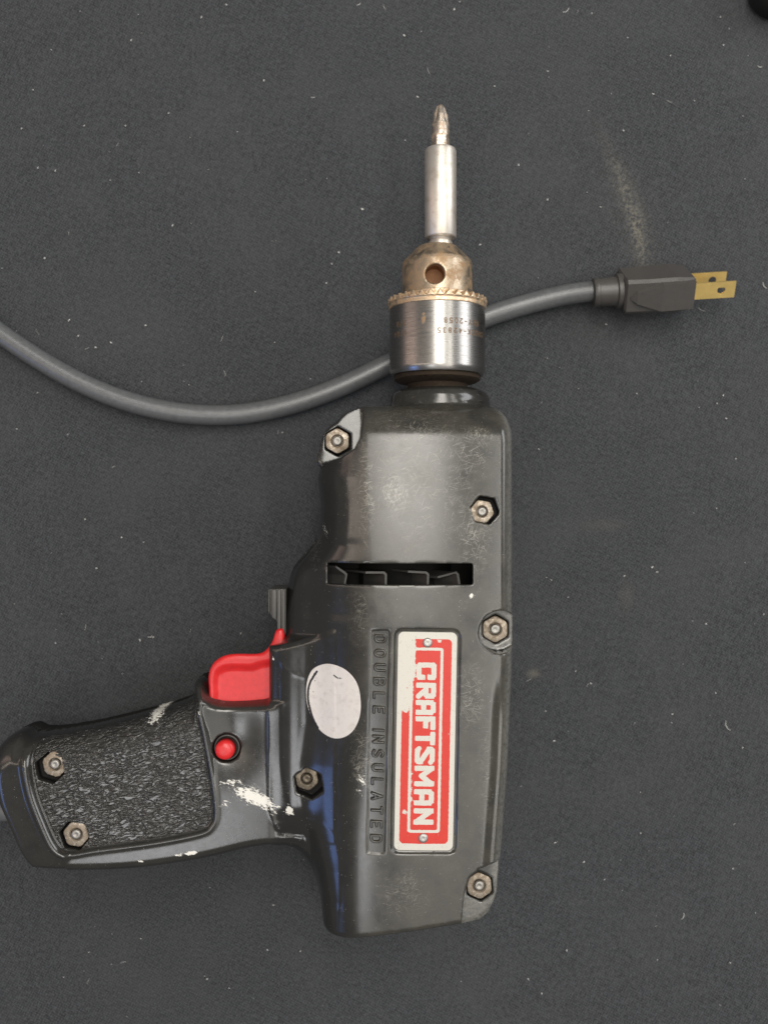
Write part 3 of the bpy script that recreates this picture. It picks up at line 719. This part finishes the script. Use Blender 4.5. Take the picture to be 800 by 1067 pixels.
# ------------------------------------------------------------------ nuts
def hexring(cx, cy, z, ap, rot, circ=None, n=36, serr=0):
    out = []
    for k in range(n):
        a = 2*math.pi*k/n+R(rot); b = (a-R(rot)+math.pi/6) % (math.pi/3)-math.pi/6
        r = ap/math.cos(b)
        if circ is not None: r = min(r, circ)
        if serr: r *= 1+serr*(-1)**k
        out.append((cx+r*math.cos(a), cy+r*math.sin(a), z))
    return out
for i, (x, y, fl, zl, ap, rot, dirty) in enumerate(nut_info):
    zt_ = zl-(0.2 if i in (0, 2, 3) else 0.7)-(0.8 if dirty else 0)
    m = M_nutd if dirty else M_nut
    se = 0.022 if i == 5 else 0
    big = ap*1.07
    rings = [hexring(x, y, fl-0.3, ap, rot), hexring(x, y, zt_-0.55, ap, rot, serr=se), hexring(x, y, zt_-0.12, ap, rot, circ=big, serr=se*0.7), hexring(x, y, zt_, ap, rot, circ=ap*0.97),
             hexring(x, y, zt_+0.02, ap, rot, circ=ap*0.60), hexring(x, y, zt_-0.45, ap, rot, circ=ap*0.50), hexring(x, y, zt_-1.6, ap, rot, circ=ap*0.47)]
    nut = loft('hex_nut', rings, m, drill, (True, True)); mark_sharp(nut, 28)
    rb = ap*0.42; zb2 = zt_+0.35
    rings = [hexring(x, y, fl, 99, 0, circ=rb, n=20), hexring(x, y, zb2-0.35, 99, 0, circ=rb, n=20), hexring(x, y, zb2, 99, 0, circ=rb*0.78, n=20), hexring(x, y, zb2-0.02, 99, 0, circ=rb*0.45, n=20), hexring(x, y, zb2-0.28, 99, 0, circ=rb*0.15, n=20)]
    loft('bolt_end', rings, M_nutd if dirty else M_bolt, nut)

# ------------------------------------------------------------------ name plate
nu, nv = 560, 150
u = np.linspace(0, PL_L, nu); v = np.linspace(-PL_W/2, PL_W/2, nv)
Ug, Vg = np.meshgrid(u, v, indexing='ij')
rc = 2.0                                  # rounded corners: pull the corner points onto the arc
qx = np.abs(Ug-PL_L/2)-(PL_L/2-rc); qy = np.abs(Vg)-(PL_W/2-rc)
m = (qx > 0) & (qy > 0); L_ = np.hypot(qx, qy); k = np.where(m & (L_ > rc), rc/np.maximum(L_, 1e-6), 1.0)
Ug2 = np.where(m, PL_L/2+np.sign(Ug-PL_L/2)*(PL_L/2-rc+qx*k), Ug); Vg2 = np.where(m, np.sign(Vg)*(PL_W/2-rc+qy*k), Vg)
Xp = pa[0]+Ug2*p_dir[0]+Vg2*p_right[0]; Yp = pa[1]+Ug2*p_dir[1]+Vg2*p_right[1]
Zp = zt(Xp, Yp)
# smooth plate: quadratic fit of the recessed floor
A = np.stack([np.ones(Xp.size), Ug2.ravel(), Vg2.ravel(), Vg2.ravel()**2, Ug2.ravel()**2], 1)
sel = ((np.abs(Ug2-PL_L/2) < PL_L/2-2) & (np.abs(Vg2) < PL_W/2-2)).ravel()
cf = np.linalg.lstsq(A[sel], Zp.ravel()[sel], rcond=None)[0]
Zp = (A@cf).reshape(Xp.shape)+0.5
plate_z = lambda uu, vv: float(np.array([1, uu, vv, vv*vv, uu*uu])@cf)+0.5
# print layout: u down the plate, v to the right; the writing runs down, its tops point right
SC = PL_L/227.5                           # plate mm per photo pixel
red = rbox_sdf(Ug2, Vg2, PL_L/2, 0, PL_L/2-7.0*SC, PL_W/2-5.2*SC, 1.6)
fr_o = rbox_sdf(Ug2, Vg2, (16+209)/2*SC, -0.3*SC, (209-16)/2*SC, 17.0*SC, 1.0)
fr_i = rbox_sdf(Ug2, Vg2, (16+209)/2*SC, -0.3*SC, (209-16)/2*SC-2.9*SC, 14.1*SC, 0.5)
frame = np.maximum(fr_o, -fr_i)
word = 'CRaFTSMaN'
tops = [690, 711, 729, 746, 762, 777.5, 797.5, 822, 842]; ends = [708, 727.5, 744.5, 761, 776, 796, 819, 839, 859]
LH = 15.6*SC; sw = 2.65*SC
st = []
for ch, a, b in zip(word, tops, ends):
    wn = WID.get(ch, 0.6); a2 = (a-658.5)*SC+sw; b2 = (b-658.5)*SC-sw
    st.append((a2, (b2-a2)/(wn*LH)))
letters = text_dist(Ug2, Vg2+8.4*SC, word, LH, 1, sw, st, GP, square_dist)
pale = np.minimum(frame, letters)
redf = np.maximum(red, -pale)
wx, wy = Vg2, Ug2
wear = 1.0*sstep(-3.6, -6.0, wx)*sstep(33, 25, wy+2.5*value_noise(wx, wy, 2.2, 5))
wear = np.maximum(wear, sstep(-3.6, -4.6, wx)*sstep(19, 16, wy))
wear = np.maximum(wear, 0.95*np.exp(-(((wx+4.9)/1.5)**2+((wy-13.5)/4.0)**2)))
wear = np.maximum(wear, 0.8*np.exp(-(((wx-4.2)/1.0)**2+((wy-3.0)/1.0)**2)))
wear = np.maximum(wear, 0.75*np.exp(-(((wx+7)/0.9)**2+((wy-63)/1.0)**2)))
wear = np.maximum(wear, 0.55*np.exp(-(((wx+4.6)/0.7)**2+((wy-55)/6.0)**2)))
top = np.stack([Xp, Yp, Zp], -1).reshape(-1, 3)
idv = np.arange(nu*nv).reshape(nu, nv)
Fq = np.stack([idv[:-1, :-1].ravel(), idv[1:, :-1].ravel(), idv[1:, 1:].ravel(), idv[:-1, 1:].ravel()], 1)
bd = np.concatenate([idv[:, 0], idv[-1, 1:], idv[::-1, -1][1:], idv[0, ::-1][1:-1]])
sk = top[bd].copy(); sk[:, 2] -= 0.7
ns = len(top); nb_ = len(bd); a = np.arange(nb_); b = (a+1) % nb_
Fs = np.stack([bd[a], ns+a, ns+b, bd[b]], 1)
at_r = np.concatenate([redf.ravel(), np.full(nb_, 9.)]); at_w = np.concatenate([wear.ravel(), np.zeros(nb_)])
plate = mesh_np('name_plate', np.concatenate([top, sk]), np.concatenate([Fq, Fs]), M_plate, drill, attrs=dict(red=at_r, wear=at_w))
plate['label'] = 'chipped red and white plate lettered CRAFTSMAN'
for px, py in ((445.3, 669.5), (440.8, 873.5)):
    x, y = mmx(px, 64.5), mmy(py, 64.5); uu, vv = local(x, y, pa, p_dir, p_right); z = plate_z(uu, vv)
    loft('rivet', [hexring(x, y, z-0.8, 99, 0, 1.72, 24), hexring(x, y, z+0.15, 99, 0, 1.7, 24), hexring(x, y, z+0.42, 99, 0, 1.35, 24), hexring(x, y, z+0.5, 99, 0, 0.7, 24), hexring(x, y, z+0.38, 99, 0, 0.3, 24)], M_rivet, plate)

# ------------------------------------------------------------------ raised lettering band
nu, nv = 640, 56
u = np.linspace(0.1, LB_L-0.1, nu); v = np.linspace(-LB_W/2+0.1, LB_W/2-0.1, nv)
Ug, Vg = np.meshgrid(u, v, indexing='ij')
Xp = la[0]+Ug*l_dir[0]+Vg*l_right[0]; Yp = la[1]+Ug*l_dir[1]+Vg*l_right[1]
word = 'DOUBLE INSULATED'
adv = []; uu = 1.9
pitch = (LB_L-3.2)/15.05
for ch in word:
    wd = 0.5 if ch == 'I' else (0.55 if ch == ' ' else 1.0)
    adv.append((uu, 1.0)); uu += wd*pitch
td = text_dist(Ug, Vg+1.75, word, 3.5, 1, 0.36, adv)
A = np.stack([np.ones(Xp.size), Ug.ravel(), Vg.ravel(), Vg.ravel()**2, Ug.ravel()**2], 1)
cf = np.linalg.lstsq(A, zt(Xp, Yp).ravel(), rcond=None)[0]
Zp = (A@cf).reshape(Xp.shape)+0.06+0.85*sstep(0.16, -0.16, td)
Vb = np.stack([Xp, Yp, Zp], -1).reshape(-1, 3); idv = np.arange(nu*nv).reshape(nu, nv)
Fq = np.stack([idv[:-1, :-1].ravel(), idv[1:, :-1].ravel(), idv[1:, 1:].ravel(), idv[:-1, 1:].ravel()], 1)
o = mesh_np('raised_lettering', Vb, Fq, M_house, drill, attrs=wear_sheen_attrs(Vb)); o['label'] = 'moulded black letters reading DOUBLE INSULATED'

# ------------------------------------------------------------------ round sticker
nr, na = 40, 96
STK = poly(catmull([(346, 691), (361, 696), (372, 708), (376, 725), (375, 743), (368, 758), (357, 766), (345, 767), (333, 761), (324, 748), (319, 732), (319, 714), (324, 700), (334, 693)], 8), 57)
cx = np.mean([p[0] for p in STK]); cy = np.mean([p[1] for p in STK])
an = np.array([math.atan2(p[1]-cy, p[0]-cx) for p in STK]); rd = np.array([math.hypot(p[0]-cx, p[1]-cy) for p in STK])
o_ = np.argsort(an); an, rd = an[o_], rd[o_]
th = np.linspace(-math.pi, math.pi, na, endpoint=False)
rad = np.interp(th, np.concatenate([an-2*math.pi, an, an+2*math.pi]), np.tile(rd, 3))
rr = np.linspace(0.02, 1, nr)
Xs = cx+rr[:, None]*(rad*np.cos(th))[None]; Ys = cy+rr[:, None]*(rad*np.sin(th))[None]
Zs = zt(Xs, Ys)+0.16
Vs = np.stack([Xs, Ys, Zs], -1).reshape(-1, 3)
F = []
for i in range(nr-1):
    for k in range(na):
        k2 = (k+1) % na; F.append((i*na+k, (i+1)*na+k, (i+1)*na+k2, i*na+k2))
F.append(tuple(range(na)))
x, y = Vs[:, 0], Vs[:, 1]
pl = poly(catmull([(330, 700), (322, 714), (320.5, 730), (325, 748), (331, 759)], 5, False), 57)
mk = line_dist(x, y, pl)-0.42
mk = np.minimum(mk, line_dist(x, y, poly([(348, 702), (352, 705), (356, 704.5)], 57))-0.25)
for px, py in ((327, 702), (328, 710), (326, 722), (326.5, 727)): mk = np.minimum(mk, np.hypot(x-mmx(px, 57), y-mmy(py, 57))-0.22)
smut = blob(x, y, mmx(346, 57), mmy(745, 57), 3.5, 2.5)+0.5*blob(x, y, mmx(366, 57), mmy(735, 57), 3, 5)
# paper thickness
sk = Vs[(nr-1)*na:].copy(); sk[:, 2] -= 0.14; n_ = len(Vs)
for k in range(na): F.append(((nr-1)*na+k, n_+k, n_+(k+1) % na, (nr-1)*na+(k+1) % na))
stk = mesh_np('round_sticker', np.concatenate([Vs, sk]), F, M_sticker, drill, attrs=dict(mark=np.concatenate([mk, np.full(na, 9.)]), smut=np.concatenate([smut, np.zeros(na)])))
stk['label'] = 'scuffed pale round sticker'

# ------------------------------------------------------------------ trigger, lever, button
h = 0.35
xt, yt, zt_a = grid(mmx(212, 45), mmx(306, 45), mmy(772, 45), mmy(648, 45), 19, 50, h)
TX, TY = np.meshgrid(xt.astype(float), yt.astype(float), indexing='ij')
TRIG = poly(catmull([(217.5, 716), (217.5, 702), (222, 691), (231, 684), (243, 681), (262, 681), (272, 680), (279, 675), (284, 667), (288, 656), (296, 656), (298, 672), (304, 690), (304, 765), (238, 765), (220, 735)], 5), 46)
TIN = poly(catmull([(226, 722), (226, 706), (230, 699), (240, 696), (262, 696), (272, 693), (290, 690), (304, 690), (304, 775), (230, 775)], 5), 46)
dT = poly_sdf(TX, TY, TRIG); dI = poly_sdf(TX, TY, TIN)
hT = 14.2-1.6*sstep(2.2, -1.6, dI)
zc = np.abs(zt_a-Z0)[None, None, :]
ft = smax(zc-hT[..., None], dT[..., None]+0.30*np.clip(46.0-zt_a, 0, 14)[None, None, :], 1.8)
V, F = surface_nets(ft.astype(np.float32), (xt[0], yt[0], zt_a[0]), h); V = relax(V, F, 3)
mesh_np('trigger', V, F, M_red, drill)

LEV = poly([(279.5, 614), (297.5, 614), (297.5, 672), (291, 672), (289.5, 650), (287, 646), (279.5, 639)], 46)
lev = bevelled('reversing_lever', LEV, 24, 44.6, 0.4, M_lever, drill)
for a, b in ((279.6, 281.0), (283.2, 287.8), (289.0, 292.4), (294.2, 296.6)):
    yb = 640 if b < 283 else (646 if b < 288.5 else 671)
    bevelled('rib', poly([(a, 614.5), (b, 614.5), (b, yb), (a, yb-(3 if b < 288.5 else 0))], 46), 44.3, 46.0, 0.25, M_lever, lev)

bz = zb
wellring = loft('button_collar', [hexring(bx_, by_, bz-4.2, 99, 0, 4.7, 40), hexring(bx_, by_, bz-0.9, 99, 0, 4.7, 40), hexring(bx_, by_, bz-0.6, 99, 0, 4.4, 40), hexring(bx_, by_, bz-0.7, 99, 0, 4.15, 40), hexring(bx_, by_, bz-3.0, 99, 0, 4.1, 40)], M_lever, drill)
btx, bty = mmx(232.8, bz+2), mmy(783, bz+2)
btn = loft('lock_button', [hexring(bx_-.5, by_-.5, bz-4, 99, 0, 3.55, 40), hexring(bx_-.5, by_-.5, bz+0.6, 99, 0, 3.55, 40)]+[hexring(bx_-.5-0.3*k/6, by_-.5-0.25*k/6, bz+0.6+1.7*math.sin(k/6*math.pi/2), 99, 0, max(0.25, 3.55*math.cos(k/6*math.pi/2)**0.6), 40) for k in range(1, 7)], M_red, drill)

# ------------------------------------------------------------------ cooling fan behind the slot
fan = lathe_y('cooling_fan', [(20, mmy(632, 45)), (20, mmy(564, 45))], 8.0, 25.0, M_inner, drill, n=48)
for px, wd, zt1, lean, sl in ((350, 12, 49.0, -9, -6), (381, 22, 54.5, -8, 0), (425, 22, 54.0, -8, -1), (456, 22, 50.5, -10, 5)):
    x0, x1 = mmx(px, zt1), mmx(px+wd, zt1); y1 = mmy(595.5, zt1); y0 = mmy(628, zt1); t = 0.75
    ell = [(x0, y1-sl*0.35), (x0, y1-t-sl*0.35), (x1-t-0.6, y1-t), (x1-t, y1-t-0.6), (x1-t+sl*0.3, y0), (x1+sl*0.3, y0), (x1, y1-0.9), (x1-0.9, y1)]
    loft('fan_blade', [[(a+lean, b, 40) for a, b in ell], [(a, b, zt1) for a, b in ell]], M_fan, fan, smooth=False)

# ------------------------------------------------------------------ chuck
ZC = Z0
# nose with key hole and jaws bore (SDF)
h = 0.3
xn, yn, zn = grid(CH_X-15, CH_X+15, 76, 104, ZC-15, ZC+15, h)
XN, YN, ZN = xn[:, None, None]-CH_X, yn[None, :, None], zn[None, None, :]-ZC
rr = np.sqrt(XN**2+ZN**2)
prof = np.interp(yn, [70, 94.2, 95.6, 101.0, 101.6], [13.4, 13.35, 12.9, 7.6, 6.6])[None, :, None]
fn = np.maximum((rr-prof)*0.75, np.maximum(YN-101.4, 77-YN))
fn = np.maximum(fn, -np.maximum(rr-5.2, 95-YN))
kx = mmx(453, ZC+13)-CH_X; ky = mmy(285, ZC+13)
for a in (0, 120, 240):
    c, s = math.cos(R(a)), math.sin(R(a))
    u = XN*c+ZN*s-kx; up = -XN*s+ZN*c
    hole = np.maximum(np.sqrt(u**2+(YN-ky)**2)-3.55, 5.6-up)
    fn = smax(fn, -hole, 0.6)
V, F = surface_nets(fn.astype(np.float32), (xn[0], yn[0], zn[0]), h); V = relax(V, F, 2)
nose = mesh_np('chuck', V, F, M_nose, drill, attrs=dict(hole=sstep(11.6, 10.4, np.hypot(V[:, 0]-CH_X, V[:, 2]-ZC))*(V[:, 1] < 93))); nose['label'] = 'rust stained keyed drill chuck'
# toothed ring
xn, yn, zn = grid(CH_X-19.5, CH_X+19.5, 75.5, 84, ZC-19.5, ZC+19.5, 0.28)
XN, YN, ZN = xn[:, None, None]-CH_X, yn[None, :, None], zn[None, None, :]-ZC
rr = np.sqrt(XN**2+ZN**2); ang = np.arctan2(XN, ZN)
prof = np.interp(yn, [74, 78.6, 79.2, 81.4, 83.0], [18.5, 18.5, 18.95, 18.7, 16.9])[None, :, None]
fr = np.maximum(np.maximum(rr-prof, YN-82.6), np.maximum(77.0-YN, 12.8-rr))
NT_ = 34
ph = (ang*NT_/(2*np.pi)) % 1.0-0.5
tw = np.abs(ph)*2*np.pi*17.4/NT_                      # arc distance from gap centre
depth = 0.25+0.62*(YN-79.3)                                 # gap widens towards the front
fr = np.maximum(fr, -np.maximum(np.maximum(tw-depth, 79.3-YN), 13.9-rr))
V, F = surface_nets(fr.astype(np.float32), (xn[0], yn[0], zn[0]), 0.28)
mesh_np('toothed_ring', V, F, M_ring, nose)
# polished sleeve with stamped lettering
na, ny_ = 560, 150
prof = [(13.2, 52.8), (15.2, 52.4), (16.6, 51.8), (17.5, 52.0), (18.05, 53.2)]
yv = np.linspace(54.2, 78.4, ny_); rows = prof+[(18.2, float(t)) for t in yv]+[(18.1, 78.95), (17.0, 79.2), (13.0, 79.2)]
th = 2*np.pi*np.arange(na)/na-np.pi
rw = np.array(rows)
Vx = CH_X+rw[:, 0][:, None]*np.sin(th)[None]; Vy = np.repeat(rw[:, 1][:, None], na, 1); Vz = ZC+rw[:, 0][:, None]*np.cos(th)[None]
V = np.stack([Vx, Vy, Vz], -1).reshape(-1, 3)
i_, k_ = np.meshgrid(np.arange(len(rows)-1), np.arange(na), indexing='ij'); k2_ = (k_+1) % na
F = np.stack([(i_*na+k_).ravel(), (i_*na+k2_).ravel(), ((i_+1)*na+k2_).ravel(), ((i_+1)*na+k_).ravel()], 1)[:, ::-1]
arcu = np.repeat((18.2*th)[None], len(rows), 0); yy = np.repeat(rw[:, 1][:, None], na, 1)
pr = np.full(arcu.shape, 9.0)
def stamp(text, start, ybase, hgt=1.75, pitch=2.0, sw=0.21):
    global pr
    pr = np.minimum(pr, text_dist(start-arcu, ybase-yy, text, hgt, pitch, sw))
y1, y2 = mmy(331.0, 51)+0.0, mmy(341.5, 51)+0.0
stamp('KEY-2058', 16.6, y1); stamp('CHUCK-42835', 20.2, y2)
stamp('3/8', -13.6, y1); stamp('1/64', -13.2, y2)
def rb(px, py, ra, ry, k): return k*np.exp(-(((arcu-18.2*math.asin((px-457.5)/50.5))/ra)**2+((yy-mmy(py, 50))/ry)**2))
rust = np.maximum.reduce([rb(441, 333, 1.2, 2.0, .9), rb(441, 327, .8, .8, .8), rb(446, 344, 5, .5, .55), rb(436, 341, 5, .4, .5), rb(457, 311, 20, 0.6, .3), rb(426, 363, 1.6, .4, .6)])
sleeve = mesh_np('sleeve', V, F, M_sleeve, nose, attrs=dict(print=pr, rust=rust)); mark_sharp(sleeve, 30)
lathe_y('spindle_ring', [(11.2, 44.5), (11.5, 48.6), (12.2, 49.0), (15.2, 49.6), (16.3, 50.4), (16.4, 52.6), (5, 52.6)], CH_X, ZC, M_spin, nose)
for a in (90, 210, 330):
    c, s = math.cos(R(a)), math.sin(R(a)); pts = []
    for rr_, wd in ((3.3, 0.9), (5.0, 1.6)):
        for sg in (-1, 1): pts.append((CH_X+rr_*c-sg*wd*s, ZC+rr_*s+sg*wd*c))
    ring = [pts[0], pts[1], pts[3], pts[2]]
    loft('jaw', [[(x, 89, z) for x, z in ring], [(x, 101.0, z) for x, z in ring]], M_ring, nose, smooth=False)

# ------------------------------------------------------------------ bit holder and bit held in the chuck
bh = thing('bit_holder', 'satin steel bit holder with a rust tinged cross tip bit held in the drill chuck', 'bit holder', (CH_X*MM, 101*MM, ZC*MM))
BX = mmx(459.3, 36)
def holder(o):
    o.matrix_parent_inverse = Matrix.Translation(-Vector(bh.location)); return o
# hexagonal shank in the chuck
def hexprofile(r, y, n=48, rot=0, x=None):
    x = BX if x is None else x
    return [(x+q[0], y, ZC+q[1]) for q in [(a, b) for a, b, _ in hexring(0, 0, 0, r, rot, n=n)]]
sh = holder(loft('shank', [hexprofile(3.1, 90), hexprofile(3.1, 101.6)], M_holder, bh)); mark_sharp(sh, 30)
nk = holder(lathe_y('neck', [(3.4, 100.8), (4.4, 101.5), (4.5, 103.0), (3.9, 104.0), (4.4, 104.9), (5.2, 105.4)], BX, ZC, M_holder, bh, n=64))
sl = holder(lathe_y('holder_sleeve', [(4.6, 104.6), (5.7, 104.7), (6.05, 105.2), (6.05, 137.6), (5.7, 138.5), (4.9, 138.9), (3.7, 138.9), (3.6, 135.0)], BX, ZC, M_holder, bh, n=80))
M_bit = mat_rusty('rust tinged bit steel', (0.54, 0.48, 0.41), (0.40, 0.27, 0.17), 0.42, 0.78, 0.36, 0.4)
rings = []
for y in np.linspace(132, 155.6, 60):
    ring = []
    for k in range(64):
        a = 2*math.pi*k/64; b = (a+math.pi/6) % (math.pi/3)-math.pi/6
        rh = 3.15/math.cos(b); rt = np.interp(y, [132, 143.6, 148, 151.6, 154.6, 155.6], [3.55, 3.5, 3.35, 2.75, 1.75, 1.05])
        r = min(rh, rt) if y < 143.6 else rt
        g = sstep(146.0, 151.5, y)
        c = abs(math.cos(2*(a)))                        # four flutes on the diagonals
        r *= 1-0.27*g*(1-c)**1.5
        ring.append((BX+r*math.sin(a), y, ZC+r*math.cos(a)))
    rings.append(ring)
holder(loft('screwdriver_bit', rings, M_bit, bh))

# ------------------------------------------------------------------ power cord
RC = 4.15
cp = []
for px, py, z in ((36, 838, 30), (0, 844, 30)): cp.append(P(px, py, z))
cp += [(-175, -112, 20), (-205, -95, 9), (-228, -55, 4.6), (-232, -5, 4.6), (-218, 50, 4.6), (-190, 88, 4.6)]
for px, py in ((-35, 318), (0, 347), (50, 380), (100, 406), (150, 423), (200, 431.5), (250, 431.5), (300, 422), (350, 405), (405, 379), (455, 353), (505, 331), (545, 318), (590, 307), (630, 302)):
    cp.append(P(px, py, 4.4 if px < 560 else 4.4+(px-560)/70*5.0))
path = np.array(catmull([tuple(p) for p in cp], 10, False))
tan = np.gradient(path, axis=0); tan /= np.linalg.norm(tan, axis=1)[:, None]
rings = []; n = 24
for p, t in zip(path, tan):
    side = np.cross(t, (0, 0, 1.0)); side /= np.linalg.norm(side); up = np.cross(side, t)
    rings.append([tuple(p+RC*(math.cos(2*math.pi*k/n)*side+math.sin(2*math.pi*k/n)*up)) for k in range(n)])
cord = loft('power_cord', rings, M_cord, drill); cord['label'] = 'grey round power cord curving across the cloth'

# ------------------------------------------------------------------ plug
pc = np.array(P(646, 303, 10.5)); axis = np.array([math.cos(R(3.5)), math.sin(R(3.5)), 0])
roll = R(33)
side = np.array([-axis[1], axis[0], 0]); upv = np.array([0, 0, 1.0])
# local frame: a along the plug, b across (+y in the picture when flat), c up; rolled so the top leans toward the drill's butt
bdir = side*math.cos(roll)+upv*math.sin(roll); cdir = -side*math.sin(roll)+upv*math.cos(roll)
def L(a, b, c): return tuple(pc+a*axis+b*bdir+c*cdir)
def csect(a, hb, c0, c1, ch):
    return [L(a, -hb+ch, c0), L(a, hb-ch, c0), L(a, hb, c0+ch), L(a, hb, c1-ch), L(a, hb-ch, c1), L(a, -hb+ch, c1), L(a, -hb, c1-ch), L(a, -hb, c0+ch)]
plug = loft('plug', [csect(0, 6.2, -7.6, 7.6, 1.3), csect(0.7, 7.0, -8.6, 8.6, 1.3), csect(10, 7.0, -9.0, 9.0, 1.2), csect(20, 7.3, -9.4, 9.4, 1.2), csect(27.0, 6.6, -8.6, 8.6, 1.0), csect(27.6, 6.0, -8.2, 8.2, 1.0)], M_plug, drill, smooth=False)
plug['label'] = 'dark grey two prong plug'
wedge = lambda a, hb0, hb1, c, e: [L(a, -hb0, 8.2), L(a, hb0, 8.2), L(a, hb1, c), L(a, -hb1, c)]
loft('thumb_grip', [wedge(2.0, 0.8, 0.6, 9.0, 0), wedge(4.5, 3.0, 2.2, 10.2, 0), wedge(14.0, 6.2, 5.4, 11.3, 0), wedge(27.2, 6.0, 5.6, 10.0, 0)], M_plug, plug, smooth=False)
def tube(name, secs, mat, parent, n=32):
    rings = []
    for a, r, cc in secs:
        rings.append([L(a, r*math.cos(2*math.pi*k/n), cc+r*math.sin(2*math.pi*k/n)) for k in range(n)])
    o = loft(name, rings, mat, parent); mark_sharp(o, 35); return o
tube('strain_relief', [(-11.3, 4.3, 0), (-11.2, 5.5, 0), (-10.2, 5.9, 0), (-9.4, 5.9, 0), (-9.1, 5.5, 0), (-2.2, 5.9, 0), (-1.8, 6.9, 0), (0.4, 7.0, 0)], M_plug, plug)
# two flat blades with holes
def prong(c):
    hb, t, a0, a1 = 3.35, 0.75, 24.0, 44.6
    n = 24; hx, hr = 39.0, 1.6
    inner = [(hx+hr*math.cos(2*math.pi*k/n), hr*math.sin(2*math.pi*k/n)) for k in range(n)]
    outer = []
    for k in range(n):
        ca, sa = math.cos(2*math.pi*k/n), math.sin(2*math.pi*k/n)
        s_ = min(((a1-hx) if ca > 0 else (hx-a0))/max(abs(ca), 1e-6), hb/max(abs(sa), 1e-6))
        outer.append((hx+s_*ca, s_*sa))
    # make sure the corners exist
    for cx_, cy_ in ((a1, hb), (a0, hb), (a0, -hb), (a1, -hb)):
        j = min(range(n), key=lambda q: abs(math.atan2(math.sin(2*math.pi*q/n-math.atan2(cy_, cx_-hx)), math.cos(2*math.pi*q/n-math.atan2(cy_, cx_-hx)))))
        outer[j] = (cx_, cy_)
    rings = [[L(x, y, c+t/2) for x, y in inner], [L(x, y, c+t/2) for x, y in outer], [L(x, y, c-t/2) for x, y in outer], [L(x, y, c-t/2) for x, y in inner]]
    rings.append(rings[0])
    o = loft('prong', rings, M_brass, plug, cap=(False, False), smooth=False)
    bm = bmesh.new(); bm.from_mesh(o.data); bmesh.ops.remove_doubles(bm, verts=bm.verts, dist=1e-7); bmesh.ops.recalc_face_normals(bm, faces=bm.faces); bm.to_mesh(o.data); bm.free()
    return o
prong(5.6); prong(-5.6)

# ------------------------------------------------------------------ made-up black form for the dark blur at the top right corner
cxk, cyk = mmx(815, 8), mmy(-14, 8)
rings = []
for r, z in ((10, 0.2), (11.5, 1.5), (12, 8), (11.6, 12), (10, 15), (6.5, 17), (1.0, 17.6)):
    rings.append([(r*math.cos(2*math.pi*k/40), r*0.9*math.sin(2*math.pi*k/40), z) for k in range(40)])
corner_form = loft('corner_stand_in', rings, M_corner); corner_form.location = (cxk*MM, cyk*MM, 0)
tag(corner_form, 'made-up rounded black form standing in for the dark blur at the top right corner of the cloth', 'dark object')

# ------------------------------------------------------------------ lint
specs = [(275, 84, 1), (473, 10, 1.2), (421, 37, 1), (47, 269, 1), (82, 350, 1), (116, 357, .8), (180, 235, .9), (353, 263, .9), (146, 667, 1), (679, 591, 1), (756, 436, .9)]
known = [(137, 42), (236, 5), (210, 18), (88, 131), (176, 118), (131, 131), (40, 175), (58, 178), (23, 134), (340, 295), (378, 218), (73, 333), (72, 334), (18, 447), (100, 362), (152, 339), (89, 541), (127, 560), (160, 664), (251, 660), (101, 592), (147, 978), (313, 991), (216, 1020), (93, 992), (285, 943), (631, 338), (663, 410), (753, 412), (766, 478), (561, 468), (684, 596), (698, 58), (753, 47), (750, 18), (680, 98), (649, 136), (616, 14), (435, 101), (515, 90), (540, 172), (570, 208), (500, 255), (377, 218), (407, 345), (577, 772), (667, 868), (608, 898), (763, 905), (760, 1003), (590, 990), (550, 1020), (615, 712), (700, 744), (773, 779), (578, 878), (564, 1035), (745, 722), (795, 640), (650, 600), (735, 650)]
LV, LF = [], []
def fleck(x, y, ln, wd, ang, bend=0.0):
    n = 3; base = len(LV); zc_ = 0.12
    for i in range(n+1):
        t = i/n-0.5; a = ang+bend*t
        px_, py_ = x+ln*t*math.cos(ang)-bend*ln*(t*t)*math.sin(ang), y+ln*t*math.sin(ang)+bend*ln*(t*t)*math.cos(ang)
        ww = wd*(1-abs(t)*0.9)/2
        nx_, ny__ = -math.sin(a)*ww, math.cos(a)*ww
        LV.extend([(px_+nx_, py_+ny__, zc_), (px_, py_, zc_+ww*1.4), (px_-nx_, py_-ny__, zc_)])
    for i in range(n):
        for j in range(2):
            b = base+i*3+j; LF.append((b, b+1, b+4, b+3))
for px, py, s in specs: fleck(mmx(px, 0), mmy(py, 0), random.uniform(.7, 1.1)*s, random.uniform(.5, .8)*s, random.uniform(0, 3.1))
for px, py in known: fleck(mmx(px, 0), mmy(py, 0), random.uniform(.5, .95), random.uniform(.35, .6), random.uniform(0, 3.1))
for i in range(200):
    s = random.random()**2.2
    fleck(random.uniform(-165, 165), random.uniform(-218, 218), 0.22+0.5*s, 0.14+0.28*s, random.uniform(0, 3.1))
for i in range(35): fleck(random.uniform(-165, 165), random.uniform(-218, 218), random.uniform(1.2, 3.2), random.uniform(.07, .15), random.uniform(0, 3.1), random.uniform(-0.5, 0.5))
for px, py, ln, a in ((590, 12, 3.2, 35), (791, 70, 2.0, -8), (756, 757, 4.5, -65), (712, 955, 3, 70), (374, 5, 2, 30), (157, 664, 2, 15), (326, 102, 1.6, 0), (795, 298, 3, -60)):
    fleck(mmx(px, 0), mmy(py, 0), ln, 0.3, R(a), 0.8)
lint = mesh_np('lint_specks', np.array(LV), np.array(LF), M_lint)
lint['kind'] = 'stuff'; tag(lint, 'tiny white lint specks scattered over the black cloth', 'lint')
